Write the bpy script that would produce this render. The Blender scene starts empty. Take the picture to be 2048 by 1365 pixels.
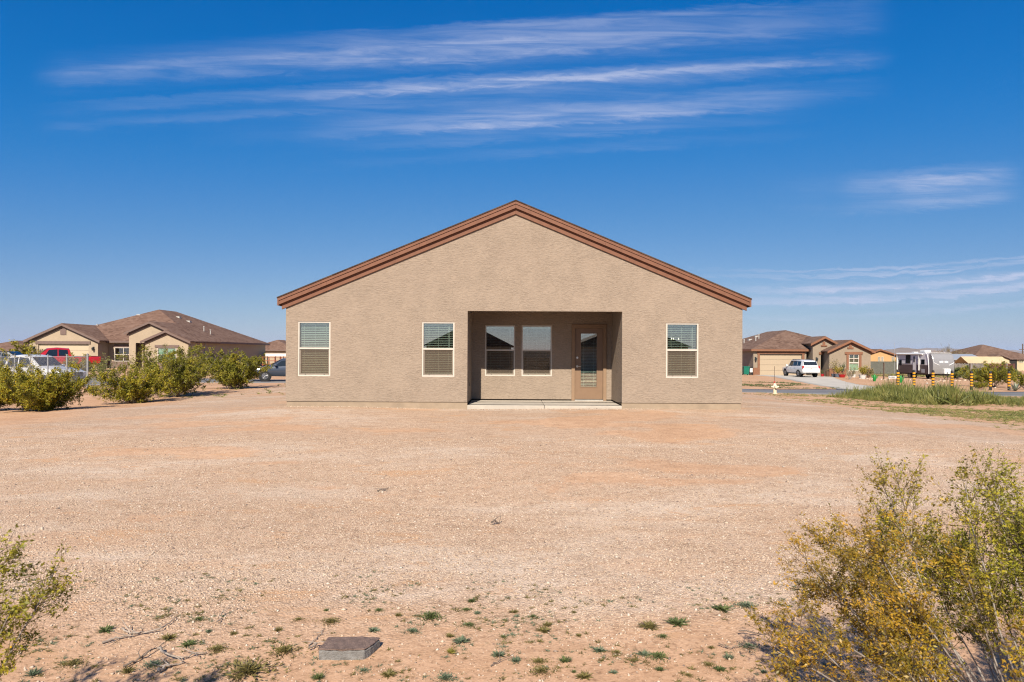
import bpy, bmesh, math, random
import numpy as np
from mathutils import Vector, Matrix
from math import radians, sin, cos, pi, sqrt, atan2

S = bpy.context.scene
COL = S.collection
# ------------------------------------------------------------------ camera
F, CAMZ = 1365.0, 2.07          # focal length in photo pixels (2048 wide), eye height
cd = bpy.data.cameras.new('camera')
cam = bpy.data.objects.new('camera', cd)
COL.objects.link(cam)
cd.sensor_width = 36.0
cd.lens = 24.0
cd.shift_y = 22.5 / 2048
cd.clip_start = 0.05
cd.clip_end = 80000
cd.dof.use_dof = True
cd.dof.focus_distance = 20.0
cd.dof.aperture_fstop = 5.6
cam.matrix_world = (Matrix.Translation((0, 0, CAMZ)) @ Matrix.Rotation(radians(90), 4, 'X')
                    @ Matrix.Rotation(radians(0.275), 4, 'Z'))
S.camera = cam
S.view_settings.view_transform = 'Standard'
S.view_settings.look = 'None'
S.view_settings.gamma = 1.0
S.view_settings.use_curve_mapping = False
S.view_settings.exposure = 0.85
S.cycles.use_denoising = True
S.cycles.denoising_input_passes = 'RGB_ALBEDO_NORMAL'
S.cycles.denoising_prefilter = 'NONE'
S.cycles.max_bounces = 6
S.cycles.diffuse_bounces = 1
S.cycles.filter_width = 1.15
S.cycles.transparent_max_bounces = 12
S.cycles.volume_bounces = 0

# ------------------------------------------------------------------ node helper
class G:
    def __init__(self, tree):
        self.t = tree
    def n(self, typ, *ins, out=0, **kw):
        nd = self.t.nodes.new(typ)
        for k, v in list(kw.items()):
            if k[0] == '_':
                setattr(nd, k[1:], v)
        for i, v in enumerate(ins):
            if v is not None:
                self.set(nd.inputs[i], v)
        for k, v in kw.items():
            if k[0] != '_':
                self.set(nd.inputs[k.replace('__', ' ')], v)
        return nd.outputs[out] if len(nd.outputs) else nd
    def set(self, sock, v):
        if isinstance(v, bpy.types.NodeSocket):
            self.t.links.new(v, sock)
        elif isinstance(v, (tuple, list)) and len(v) == 3 and sock.type == 'RGBA':
            sock.default_value = (*v, 1)
        else:
            sock.default_value = v
    def m(self, op, a, b=0.0, c=0.0, clamp=False):
        return self.n('ShaderNodeMath', a, b, c, _operation=op, _use_clamp=clamp)
    def ramp(self, fac, stops, interp='LINEAR'):
        nd = self.t.nodes.new('ShaderNodeValToRGB')
        nd.color_ramp.interpolation = interp
        el = nd.color_ramp.elements
        while len(el) < len(stops):
            el.new(0.5)
        for e, (p, c) in zip(el, stops):
            e.position = p
            e.color = (*c, 1) if len(c) == 3 else c
        self.set(nd.inputs[0], fac)
        return nd.outputs[0]
    def mix(self, fac, a, b, blend='MIX'):
        nd = self.t.nodes.new('ShaderNodeMix')
        nd.data_type = 'RGBA'
        nd.blend_type = blend
        self.set(nd.inputs[0], fac)
        self.set(nd.inputs[6], a)
        self.set(nd.inputs[7], b)
        return nd.outputs[2]
    def smooth(self, x, a, b):
        return self.n('ShaderNodeMapRange', x, a, b, 0.0, 1.0, _interpolation_type='SMOOTHSTEP')

# ------------------------------------------------------------------ sun and sky
SUN_AZ, SUN_EL = radians(8.4), radians(39.5)      # sun behind the camera, a little to the left
to_sun = Vector((-sin(SUN_AZ) * cos(SUN_EL), -cos(SUN_AZ) * cos(SUN_EL), sin(SUN_EL)))
sl = bpy.data.lights.new('sun', 'SUN')
sl.energy = 5.0
sl.angle = radians(0.53)
sl.color = (1.0, 0.91, 0.77)
sun = bpy.data.objects.new('sun', sl)
COL.objects.link(sun)
sun.rotation_euler = to_sun.to_track_quat('Z', 'Y').to_euler()
sun.location = to_sun * 50

world = bpy.data.worlds.new('World')
S.world = world
world.use_nodes = True
wt = world.node_tree
wt.nodes.clear()
g = G(wt)
SKY_STR = 0.1
sky = g.n('ShaderNodeTexSky', _sky_type='NISHITA', _sun_disc=False, _sun_elevation=SUN_EL,
          _sun_rotation=radians(188.4), _altitude=500.0, _air_density=1.0, _dust_density=0.4, _ozone_density=2.0)
SKYGRADE = True
HAZE = True
if SKYGRADE:
    # the camera's rendering of a clear desert sky: deeper, more saturated blue
    cv = wt.nodes.new('ShaderNodeRGBCurve')
    sc_ = g.n('ShaderNodeVectorMath', sky, (SKY_STR,) * 3, _operation='MULTIPLY')
    wt.links.new(sc_, cv.inputs['Color'])
    for i, pts_ in enumerate((((0, 0), (.11, .002), (.173, .016), (.275, .085), (.465, .22), (.7, .37), (1, .56)),
                              ((0, 0), (.212, .148), (.287, .195), (.435, .28), (.645, .395), (.765, .465), (1, .60)),
                              ((0, .1), (.376, .50), (.473, .565), (.55, .60), (.73, .65), (1, .76)))):
        cu = cv.mapping.curves[i]
        while len(cu.points) < len(pts_):
            cu.points.new(.5, .5)
        for p_, q_ in zip(cu.points, pts_):
            p_.location = q_
    cv.mapping.update()
    sky = g.n('ShaderNodeVectorMath', cv.outputs[0], (.55 / SKY_STR,) * 3, _operation='MULTIPLY')
world.cycles.sampling_method = 'MANUAL'
world.cycles.sample_map_resolution = 256
# thin cirrus streaks, laid out by direction
tc = g.n('ShaderNodeTexCoord', out=0)
xyz = wt.nodes.new('ShaderNodeSeparateXYZ')
wt.links.new(tc, xyz.inputs[0])
dx, dy, dz = xyz.outputs
dyp = g.m('MAXIMUM', dy, 0.05)
u = g.m('DIVIDE', dx, dyp)
v = g.m('DIVIDE', dz, dyp)
front = g.smooth(dy, 0.2, 0.4)
uv = g.n('ShaderNodeCombineXYZ', u, v, 0.0)
tilt = g.n('ShaderNodeMapping', uv, (0, 0, 0), (0, 0, radians(-3.5)), (1.6, 22.0, 1.0))
fib = g.n('ShaderNodeTexNoise', Vector=tilt, Scale=3.0, Detail=5.0, Roughness=0.6, Distortion=0.6)
fib2 = g.n('ShaderNodeTexNoise', Vector=g.n('ShaderNodeMapping', uv, (3, 1, 0), (0, 0, radians(-4)), (3.0, 14.0, 1.0)),
           Scale=6.0, Detail=4.0, Roughness=0.62, Distortion=1.2)
warp = g.m('MULTIPLY', g.m('SUBTRACT', fib2, 0.5), 0.02)
vw = g.m('ADD', v, warp)
ypx = g.m('MULTIPLY_ADD', vw, -F, 705.0)            # photo-like coordinates of a direction
xpx = g.m('MULTIPLY_ADD', u, F, 1024.0)
def family(shear, x0, curv, prof, ends, lo, hi, xlo, xhi):
    """stacked streaks: prof = (y', rgb strengths), ends = (x, rgb extents)"""
    xr = g.m('SUBTRACT', xpx, x0)
    yy = g.m('MULTIPLY_ADD', g.m('MULTIPLY_ADD', xr, curv, shear), xr, ypx)
    pv = g.ramp(g.n('ShaderNodeMapRange', yy, lo, hi, 0.0, 1.0), [((y - lo) / (hi - lo), c) for y, c in prof], 'EASE')
    pu = g.ramp(g.n('ShaderNodeMapRange', xpx, xlo, xhi, 0.0, 1.0), [((x - xlo) / (xhi - xlo), c) for x, c in ends], 'EASE')
    return g.n('ShaderNodeVectorMath', pv, pu, out=1, _operation='DOT_PRODUCT')
famA = family(.07, 1024, 0.0,
    [(0, (0, 0, 0)), (34, (.0, .0, 0)), (52, (.08, .44, 0)), (70, (.22, .36, 0)), (84, (.58, .48, 0)), (100, (.38, .50, 0)), (126, (.05, .12, 0)),
     (140, (.0, .06, 0)), (152, (.16, .30, 0)), (163, (.22, .92, 0)), (178, (.05, .34, 0)), (196, (.20, .0, .12)), (208, (.02, .22, .0)),
     (222, (0, .42, .10)), (234, (0, .30, .45)), (246, (0, .06, .95)), (262, (0, 0, .25)), (276, (0, 0, .28)), (290, (0, 0, .04)), (308, (0, 0, .16)), (324, (0, 0, 0))],
    [(50, (0, 0, 0)), (150, (.55, 0, 0)), (320, (.75, 0, 0)), (560, (1, .12, .05)), (760, (.95, .62, .40)), (1000, (.8, 1, .95)), (1250, (.3, 1, 1)),
     (1480, (0, .75, .35)), (1700, (0, .34, .0)), (1800, (0, 0, 0))], 0, 340, 0, 1900)
famB = family(.055, 1760, .00012,
    [(330, (0, 0, 0)), (346, (0, 0, .14)), (362, (0, 0, .58)), (382, (0, 0, .34)), (396, (0, 0, .20)), (408, (0, 0, .38)), (432, (0, 0, 0)), (528, (0, 0, 0)),
     (534, (.0, .35, 0)), (539, (0, .02, 0)), (546, (.0, .45, 0)), (552, (0, 0, 0)), (562, (.15, 0, 0)), (572, (.72, 0, 0)), (582, (.15, 0, 0)),
     (592, (.66, .0, 0)), (598, (.30, .40, 0)), (604, (.12, 0, 0)), (618, (.02, 0, 0)), (626, (.30, 0, 0)), (636, (0, 0, 0))],
    [(1345, (0, 0, 0)), (1400, (.15, .35, 0)), (1500, (.55, .5, 0)), (1660, (.9, .9, .10)), (1740, (1, .9, .55)), (1850, (1, 1, 1)), (1960, (1, 1, .7)), (2060, (1, 1, 0)), (2140, (.8, .8, 0))],
    320, 650, 1340, 2160)
total = g.m('MAXIMUM', g.m('MULTIPLY', famA, .76), g.m('MULTIPLY', famB, 1.35))
cl = g.m('MULTIPLY', total, g.m('MULTIPLY_ADD', g.smooth(fib, 0.28, 0.70), 0.78, 0.27))
cl = g.m('MULTIPLY', cl, g.m('MULTIPLY_ADD', fib2, 0.6, 0.7), clamp=True)
cl = g.m('MULTIPLY', cl, front)
# cirrus goes on behind the camera, thickened out of view for neutral fill light
dzp = g.m('MAXIMUM', dz, 0.06)
plane = g.n('ShaderNodeCombineXYZ', g.m('DIVIDE', dx, dzp), g.m('DIVIDE', dy, dzp), 0.0)
fill_veil = g.n('ShaderNodeTexNoise', Vector=g.n('ShaderNodeMapping', plane, (7, 3, 0), (0, 0, 0.1), (0.25, 1.1, 1)), Scale=1.0,
           Detail=3.0, Roughness=0.6, Distortion=0.5)
fill_veil = g.m('MULTIPLY', g.smooth(fill_veil, 0.42, 0.75), g.m('MULTIPLY', g.smooth(dz, 0.02, 0.3), 0.60))
fill_veil = g.m('MULTIPLY', fill_veil, g.m('SUBTRACT', 1.0, front))
cl = g.m('ADD', cl, fill_veil, clamp=True)
skyc = g.mix(g.m('MULTIPLY', cl, 0.9), sky, (0.315 / SKY_STR, 0.345 / SKY_STR, 0.455 / SKY_STR))
bg = g.n('ShaderNodeBackground', skyc, SKY_STR)
g.n('ShaderNodeOutputWorld', bg)

# ------------------------------------------------------------------ geometry helpers
def hz(px):
    return 705 + (px - 1024) * .0048
def PX(px, Y):
    return (px - 1024) * Y / F
def PZ(px, py, Y):
    return CAMZ + (hz(px) - py) * Y / F

WL = {}                                           # world location of every parented object while building
def fastmesh(name, verts, faces):
    verts = np.asarray(verts, np.float32).reshape(-1, 3)
    faces = np.asarray(faces, np.int32)
    me = bpy.data.meshes.new(name)
    k = faces.shape[1]
    me.vertices.add(len(verts))
    me.vertices.foreach_set('co', verts.ravel())
    me.loops.add(faces.size)
    me.loops.foreach_set('vertex_index', faces.ravel())
    me.polygons.add(len(faces))
    me.polygons.foreach_set('loop_start', np.arange(0, faces.size, k, dtype=np.int32))
    me.polygons.foreach_set('loop_total', np.full(len(faces), k, np.int32))
    me.update(calc_edges=True)
    return me

def link(name, me, mat, parent=None, wloc=(0, 0, 0)):
    o = bpy.data.objects.new(name, me)
    COL.objects.link(o)
    if mat is not None and me is not None and not me.materials:
        me.materials.append(M[mat] if isinstance(mat, str) else mat)
    w = Vector(wloc)
    WL[o.name] = w
    if parent is not None:
        o.parent = parent
        o.location = w - WL[parent.name]
    else:
        o.location = w
    return o

def tag(o, label=None, cat=None, group=None, kind=None):
    if label: o['label'] = label
    if cat: o['category'] = cat
    if group: o['group'] = group
    if kind: o['kind'] = kind
    return o

def thing(name, label, cat, loc=(0, 0, 0), group=None):
    return tag(link(name, None, None, None, loc), label, cat, group)

def place(o, loc, rz=0.0, sc=1.0):
    o.location = loc
    o.rotation_euler = (0, 0, rz)
    o.scale = (sc, sc, sc)
    return o

def copy_tree(o, parent=None):
    c = o.copy()
    COL.objects.link(c)
    if parent is not None:
        c.parent = parent
    for ch in o.children:
        copy_tree(ch, c)
    return c

class MB:
    """collects simple solids; build() links them as one mesh object"""
    def __init__(s):
        s.v, s.f = [], []
    def add(s, vs, fs):
        n = len(s.v)
        s.v += [tuple(p) for p in vs]
        s.f += [tuple(i + n for i in f) for f in fs]
        return s
    def box(s, x0, x1, y0, y1, z0, z1):
        vs = [(x, y, z) for z in (z0, z1) for y in (y0, y1) for x in (x0, x1)]
        return s.add(vs, [(0, 2, 3, 1), (4, 5, 7, 6), (0, 1, 5, 4), (2, 6, 7, 3), (0, 4, 6, 2), (1, 3, 7, 5)])
    def cbox(s, c, sx, sy, sz):
        return s.box(c[0] - sx / 2, c[0] + sx / 2, c[1] - sy / 2, c[1] + sy / 2, c[2] - sz / 2, c[2] + sz / 2)
    def prism(s, poly, axis, a, b):
        """poly: list of 2-d points, extruded along axis from a to b"""
        def p(q, t):
            return {'x': (t, q[0], q[1]), 'y': (q[0], t, q[1]), 'z': (q[0], q[1], t)}[axis]
        n = len(poly)
        vs = [p(q, a) for q in poly] + [p(q, b) for q in poly]
        fs = [tuple(range(n))[::-1], tuple(range(n, 2 * n))] + [(i, (i + 1) % n, n + (i + 1) % n, n + i) for i in range(n)]
        return s.add(vs, fs)
    def cyl(s, p0, p1, r0, r1=None, n=12, caps=True):
        r1 = r0 if r1 is None else r1
        p0, p1 = Vector(p0), Vector(p1)
        d = (p1 - p0).normalized()
        a = d.orthogonal().normalized()
        b = d.cross(a)
        vs = [tuple(p + (a * cos(2 * pi * i / n) + b * sin(2 * pi * i / n)) * r) for p, r in ((p0, r0), (p1, r1)) for i in range(n)]
        fs = [(i, (i + 1) % n, n + (i + 1) % n, n + i) for i in range(n)]
        if caps:
            fs += [tuple(range(n))[::-1], tuple(range(n, 2 * n))]
        return s.add(vs, fs)
    def lathe(s, c, prof, n=14):
        """prof: (radius, z) pairs"""
        vs = [(c[0] + r * cos(2 * pi * i / n), c[1] + r * sin(2 * pi * i / n), c[2] + z) for r, z in prof for i in range(n)]
        k = len(prof)
        fs = [(j * n + i, j * n + (i + 1) % n, (j + 1) * n + (i + 1) % n, (j + 1) * n + i) for j in range(k - 1) for i in range(n)]
        fs += [tuple(range(n))[::-1], tuple(range((k - 1) * n, k * n))]
        return s.add(vs, fs)
    def quad(s, a, b, c, d):
        return s.add([a, b, c, d], [(0, 1, 2, 3)])
    def build(s, name, mat, parent=None, wloc=None, bevel=0.0, smooth=None):
        me = bpy.data.meshes.new(name)
        vs = np.array(s.v, float)
        if wloc is None:
            lo, hi = vs.min(0), vs.max(0)
            wloc = ((lo[0] + hi[0]) / 2, (lo[1] + hi[1]) / 2, lo[2])
        me.from_pydata((vs - np.array(wloc)).tolist(), [], s.f)
        if smooth is not None:
            me.shade_smooth()
            me.set_sharp_from_angle(angle=radians(smooth))
        me.update()
        o = link(name, me, mat, parent, wloc)
        if bevel:
            b = o.modifiers.new('bevel', 'BEVEL')
            b.width = bevel
            b.segments = 2
            b.limit_method = 'ANGLE'
        return o

def wall_mb(x0, x1, z0, top, yf, t, holes, brk=()):
    """wall facing -Y with rectangular openings (xa, xb, za, zb); top(x) is piecewise linear with breaks brk"""
    m = MB()
    xs = sorted({x0, x1, *brk, *[h[0] for h in holes], *[h[1] for h in holes]})
    xs = [x for x in xs if x0 <= x <= x1]
    yb = yf + t
    for xa, xb in zip(xs, xs[1:]):
        hs = sorted([h for h in holes if h[0] <= xa + 1e-6 and h[1] >= xb - 1e-6], key=lambda h: h[2])
        z = z0
        segs = []
        for h in hs:
            if h[2] > z + 1e-6:
                segs.append((z, z, h[2], h[2]))
            z = h[3]
        segs.append((z, z, top(xb), top(xa)))
        for a, b, c, d in segs:
            m.quad((xa, yf, a), (xb, yf, b), (xb, yf, c), (xa, yf, d))
            m.quad((xb, yb, b), (xa, yb, a), (xa, yb, d), (xb, yb, c))
    for h in holes:
        a, b, c, d = h[:4]
        m.quad((a, yf, c), (a, yf, d), (a, yb, d), (a, yb, c))
        m.quad((b, yf, d), (b, yf, c), (b, yb, c), (b, yb, d))
        m.quad((a, yf, d), (b, yf, d), (b, yb, d), (a, yb, d))
        m.quad((b, yf, c), (a, yf, c), (a, yb, c), (b, yb, c))
    m.quad((x0, yb, z0), (x0, yf, z0), (x0, yf, top(x0)), (x0, yb, top(x0)))
    m.quad((x1, yf, z0), (x1, yb, z0), (x1, yb, top(x1)), (x1, yf, top(x1)))
    m.quad((x0, yf, z0), (x0, yb, z0), (x1, yb, z0), (x1, yf, z0))
    return m

def tubes(lines, radii, sides=4):
    """lines: list of (n,3) arrays; radii: list of (n,) arrays"""
    V, Q = [], []
    off = 0
    ang = np.arange(sides) * 2 * pi / sides
    ca, sa = np.cos(ang), np.sin(ang)
    for P, R in zip(lines, radii):
        P = np.asarray(P, float)
        n = len(P)
        T = np.gradient(P, axis=0)
        T /= np.linalg.norm(T, axis=1, keepdims=True) + 1e-9
        ref = np.where(np.abs(T[:, 2:3]) < .9, np.array([[0, 0, 1.]]), np.array([[1., 0, 0]]))
        A = np.cross(T, ref)
        A /= np.linalg.norm(A, axis=1, keepdims=True) + 1e-9
        B = np.cross(T, A)
        R = np.asarray(R, float)[:, None, None]
        ring = P[:, None, :] + R * (A[:, None, :] * ca[None, :, None] + B[:, None, :] * sa[None, :, None])
        V.append(ring.reshape(-1, 3))
        i = np.arange(n - 1)[:, None] * sides + off
        j = np.arange(sides)[None, :]
        j2 = (j + 1) % sides
        Q.append(np.stack([i + j, i + j2, i + sides + j2, i + sides + j], -1).reshape(-1, 4))
        off += n * sides
    return np.concatenate(V), np.concatenate(Q)

def rhombs(C, U, V):
    n = len(C)
    vs = np.stack([C - U, C + V, C + U, C - V], 1).reshape(-1, 3)
    return vs, np.arange(4 * n).reshape(n, 4)

def rand_dirs(rng, n):
    d = rng.normal(size=(n, 3))
    return d / np.linalg.norm(d, axis=1, keepdims=True)

# ------------------------------------------------------------------ materials
M = {}
K = .74            # overall reflectance level of built surfaces
def material(name):
    m = bpy.data.materials.new(name)
    m.use_nodes = True
    t = m.node_tree
    t.nodes.clear()
    M[name] = m
    return m, G(t)
def finish(g, shader):
    g.n('ShaderNodeOutputMaterial', shader)
def objco(g):
    return g.n('ShaderNodeTexCoord', out=3)
def worldpos(g):
    return g.n('ShaderNodeNewGeometry', out=0)

def plain(name, col, rough=.6, metal=0.0, var=.12, scale=6.0, bump=0.0, bscale=40.0, spec=.4, coat=0.0):
    """a painted / solid surface with slight unevenness"""
    m, g = material(name)
    co = objco(g)
    no = g.n('ShaderNodeTexNoise', Vector=co, Scale=scale, Detail=4.0, Roughness=.6)
    col = tuple(c * K for c in col)
    dark = tuple(c * (1 - var) for c in col)
    lite = tuple(min(c * (1 + var), 1) for c in col)
    c = g.ramp(no, [(.3, dark), (.7, lite)])
    kw = {}
    if bump:
        bn = g.n('ShaderNodeTexNoise', Vector=co, Scale=bscale, Detail=3.0)
        kw['Normal'] = g.n('ShaderNodeBump', Strength=bump, Distance=.01, Height=bn)
    b = g.n('ShaderNodeBsdfPrincipled', Base__Color=c, Roughness=rough, Metallic=metal, Coat__Weight=coat,
            Specular__IOR__Level=spec, **kw)
    finish(g, b)
    return m

def stucco(name, col, rough=.9, scale=1.0, strength=.8, dist=.014):
    col = tuple(c * K for c in col)
    m, g = material(name)
    co = worldpos(g)
    big = g.n('ShaderNodeTexNoise', Vector=co, Scale=1.5, Detail=6.0, Roughness=.68)
    mid = g.n('ShaderNodeTexNoise', Vector=g.n('ShaderNodeMapping', co, (0, 0, 0), (0, 0, 0), (5 * scale, 5 * scale, 17 * scale)),
              Scale=2.0, Detail=6.0, Roughness=.7, Distortion=.6)
    fine = g.n('ShaderNodeTexNoise', Vector=g.n('ShaderNodeMapping', co, (0, 0, 0), (0, 0, 0), (14 * scale, 14 * scale, 34 * scale)),
               Scale=2.4, Detail=3.0, Roughness=.6)
    h = g.m('ADD', g.m('MULTIPLY', g.smooth(mid, .32, .62), .6), g.m('MULTIPLY', fine, .55))
    c1 = g.ramp(big, [(.32, tuple(x * .91 for x in col)), (.5, col), (.68, tuple(min(1, x * 1.07) for x in col))])
    c2 = g.mix(g.smooth(mid, .32, .52), tuple(x * .80 for x in col), c1)
    c2 = g.mix(.22, c2, g.ramp(fine, [(.32, tuple(x * .72 for x in col)), (.68, tuple(x * 1.22 for x in col))]))
    rough_n = g.n('ShaderNodeTexNoise', Vector=co, Scale=2.3, Detail=3.0, Roughness=.6)
    h = g.m('MULTIPLY', h, g.m('MULTIPLY_ADD', g.smooth(rough_n, .35, .65), .45, .65))
    nrm = g.n('ShaderNodeBump', Strength=strength, Distance=dist, Height=h)
    b = g.n('ShaderNodeBsdfPrincipled', Base__Color=c2, Roughness=rough, Specular__IOR__Level=.2, Normal=nrm)
    finish(g, b)

def shingle(name, c0, c1, c2):
    c0, c1, c2 = [tuple(x * K for x in c) for c in (c0, c1, c2)]
    m, g = material(name)
    co = worldpos(g)
    n1 = g.n('ShaderNodeTexNoise', Vector=co, Scale=.5, Detail=3.0)
    n2 = g.n('ShaderNodeTexVoronoi', Vector=g.n('ShaderNodeMapping', co, (0, 0, 0), (0, 0, 0), (3.2, 3.2, 9.0)), Scale=1.0, out=1)
    f = g.m('MULTIPLY_ADD', n2, .55, g.m('MULTIPLY', n1, .5))
    c = g.ramp(f, [(.25, c0), (.5, c1), (.8, c2)])
    rows = g.n('ShaderNodeTexWave', Vector=co, Scale=1.1, Distortion=.6, _bands_direction='Z', _wave_profile='SAW')
    nb = g.n('ShaderNodeBump', Strength=.6, Distance=.03, Height=g.m('ADD', rows, g.m('MULTIPLY', f, .6)))
    finish(g, g.n('ShaderNodeBsdfPrincipled', Base__Color=c, Roughness=.95, Specular__IOR__Level=.15, Normal=nb))

def foliage(name, stops, noise_scale=2.2, noise_amt=.55, trans=.3, rough=.5):
    m, g = material(name)
    r = g.n('ShaderNodeNewGeometry', out=8)          # random per leaf
    no = g.n('ShaderNodeTexNoise', Vector=worldpos(g), Scale=noise_scale, Detail=3.0)
    f = g.m('ADD', g.m('MULTIPLY', r, 1 - noise_amt), g.m('MULTIPLY', g.smooth(no, .3, .7), noise_amt))
    c = g.ramp(f, stops)
    b = g.n('ShaderNodeBsdfPrincipled', Base__Color=c, Roughness=rough, Specular__IOR__Level=.3)
    tr = g.n('ShaderNodeBsdfTranslucent', c)
    finish(g, g.n('ShaderNodeMixShader', trans, b, tr))

def pane(name, refl, tint, dark=None, darkfac=0.0):
    m, g = material(name)
    tr = g.n('ShaderNodeBsdfTransparent', tint)
    gl = g.n('ShaderNodeBsdfGlossy', (1, 1, 1), Roughness=0.0)
    lw = g.n('ShaderNodeLayerWeight', .5, out=1)
    fac = g.m('MULTIPLY_ADD', g.m('POWER', lw, 3.0), 1 - refl, refl, clamp=True)
    sh = g.n('ShaderNodeMixShader', fac, tr, gl)
    finish(g, sh)

WALL = (.360, .281, .217)
stucco('main_stucco', WALL)
stucco('left_stucco', (.44, .345, .245), scale=.7, strength=.4)
stucco('right_stucco', (.33, .262, .195), scale=.7, strength=.4)
stucco('peach_stucco', (.55, .34, .16), scale=.7, strength=.3)
stucco('cream_stucco', (.58, .47, .30), scale=.7, strength=.3)
plain('foundation', (.345, .262, .185), .9, var=.14, scale=3, bump=.3, bscale=60)
plain('rake_paint', (.195, .080, .043), .7, var=.13, scale=9, bump=.25, bscale=90)
plain('door_paint', (.25, .155, .095), .45, var=.05)
plain('door_trim', (.29, .185, .112), .7, var=.07, bump=.15)
plain('vinyl', (.62, .555, .48), .35, var=.05)
plain('slat', (.66, .68, .60), .5, var=.05)
plain('cord', (.78, .77, .70), .7)
plain('screen_frame', (.50, .43, .36), .5)
plain('nickel', (.66, .64, .60), .28, metal=1.0, var=.04)
plain('sensor_dark', (.03, .03, .03), .5)
plain('concrete', (.50, .44, .37), .9, var=.12, scale=2.5, bump=.3, bscale=50)
plain('driveway', (.50, .46, .40), .9, var=.10, scale=.7, bump=.2, bscale=30)
plain('brown_trim', (.24, .105, .055), .7, var=.12)
plain('mauve_trim', (.175, .118, .10), .8, var=.12)
plain('mauve_base', (.20, .135, .115), .9, var=.18, scale=3)
plain('tan_door', (.53, .42, .29), .6, var=.03)
plain('tan_door_right', (.46, .355, .245), .6, var=.03)
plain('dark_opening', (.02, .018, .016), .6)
plain('roof_metal', (.42, .45, .48), .4, metal=.3, var=.06)
plain('white_paint', (.78, .78, .76), .4, var=.05)
plain('vent_metal', (.5, .48, .45), .5, var=.1)
plain('lamp_black', (.035, .045, .05), .4)
plain('lamp_glass', (.45, .48, .50), .2)
plain('tarp', (.58, .44, .26), .7, var=.10, scale=1.2)
plain('interior', (.12, .105, .09), .9)
shingle('left_shingle', (.120, .068, .048), (.185, .110, .080), (.235, .150, .112))
shingle('right_shingle', (.110, .065, .046), (.170, .104, .076), (.225, .148, .112))
shingle('dark_shingle', (.05, .032, .025), (.085, .055, .042), (.12, .08, .06))
pane('pane', .22, (.86, .92, .89))
pane('pane_low', .04, (.82, .83, .78))
pane('pane_green', .12, (.78, .88, .82))
m, g = material('insect_screen')
finish(g, g.n('ShaderNodeMixShader', .42, g.n('ShaderNodeBsdfTransparent', (1, 1, 1)), g.n('ShaderNodeBsdfDiffuse', (.16, .125, .095))))
m, g = material('bulb')
finish(g, g.n('ShaderNodeEmission', (1.0, .82, .55), 4.0))

# ------------------------------------------------------------------ terrain
TP = np.array([(-3, 3, 0), (3, 3, 0), (0, 6, .04), (0, 10, .25), (0, 14, .48), (0, 17, .57), (-6, 17.5, .57), (6, 17.5, .57), (0, 24, .57),
               (-6, 26, .55), (6, 26, .52), (-7, 31, .48), (7, 31, .33), (-13.7, 20, .28), (-15, 23, .21), (-14, 26, .28), (-13, 31, .35),
               (-9, 20, .48), (-9.5, 14, .36), (-15, 44, .13), (-30, 44, .10), (0, 44, -.10), (15, 44, -.36), (25, 44, -.44), (30, 50, -.53),
               (40, 50, -.58), (-40, 64, .30), (-31, 66, .25), (-35, 80, .25), (-20, 80, .15), (0, 80, -.1), (30, 83, -.58), (42, 83, -.62), (35, 78, -.58),
               (25, 58, -.48), (36, 97, -.6), (50, 82, -.80), (62, 92, -1.0), (-27, 38, -.12), (-19, 30, .40), (10, 16, .42), (13, 20, .22),
               (14, 27, .0), (18, 34, -.22), (22, 25, -.12), (8, 10, .22), (-8, 10, .16), (-12, 4, 0), (12, 4, 0), (0, -8, 0), (0, -30, 0),
               (-40, 20, 0), (40, 20, -.3), (-60, 50, 0), (70, 55, -.7), (-60, 90, .2), (90, 100, -1.1), (0, 130, -.3), (-60, 130, 0),
               (60, 130, -1.1), (22, 75, -.42), (-40, -30, 0), (40, -30, 0), (-30, 0, 0), (30, 0, -.1)], float)
def _phi(r2):
    return np.sqrt(r2 + 9.0)
_D = ((TP[:, None, :2] - TP[None, :, :2]) ** 2).sum(-1)
_n = len(TP)
_A = np.zeros((_n + 1, _n + 1))
_A[:_n, :_n] = _phi(_D)
_A[:_n, _n] = _A[_n, :_n] = 1
_w = np.linalg.solve(_A, np.append(TP[:, 2] + .5, 0))
def tz(x, y):
    x = np.asarray(x, float)
    y = np.asarray(y, float)
    sh = np.broadcast(x, y).shape
    X, Y = np.broadcast_to(x, sh).ravel(), np.broadcast_to(y, sh).ravel()
    z = np.full(X.shape, -.5)
    R = np.hypot(X, Y - 40)
    k = R < 170
    d = (X[k, None] - TP[None, :, 0]) ** 2 + (Y[k, None] - TP[None, :, 1]) ** 2
    zz = _phi(d) @ _w[:_n] + _w[_n]
    t = np.clip((R[k] - 95) / 70, 0, 1)
    z[k] = -.5 + zz * (1 - t * t * (3 - 2 * t))
    # low swells and wheel-ruts in the graded dirt
    near = np.exp(-((R / 60) ** 2))
    z += near * .018 * (np.sin(X * .9 + np.sin(Y * .7)) + np.sin(Y * 1.3 + X * .4))
    return z.reshape(sh) if sh else float(z[0])

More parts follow.
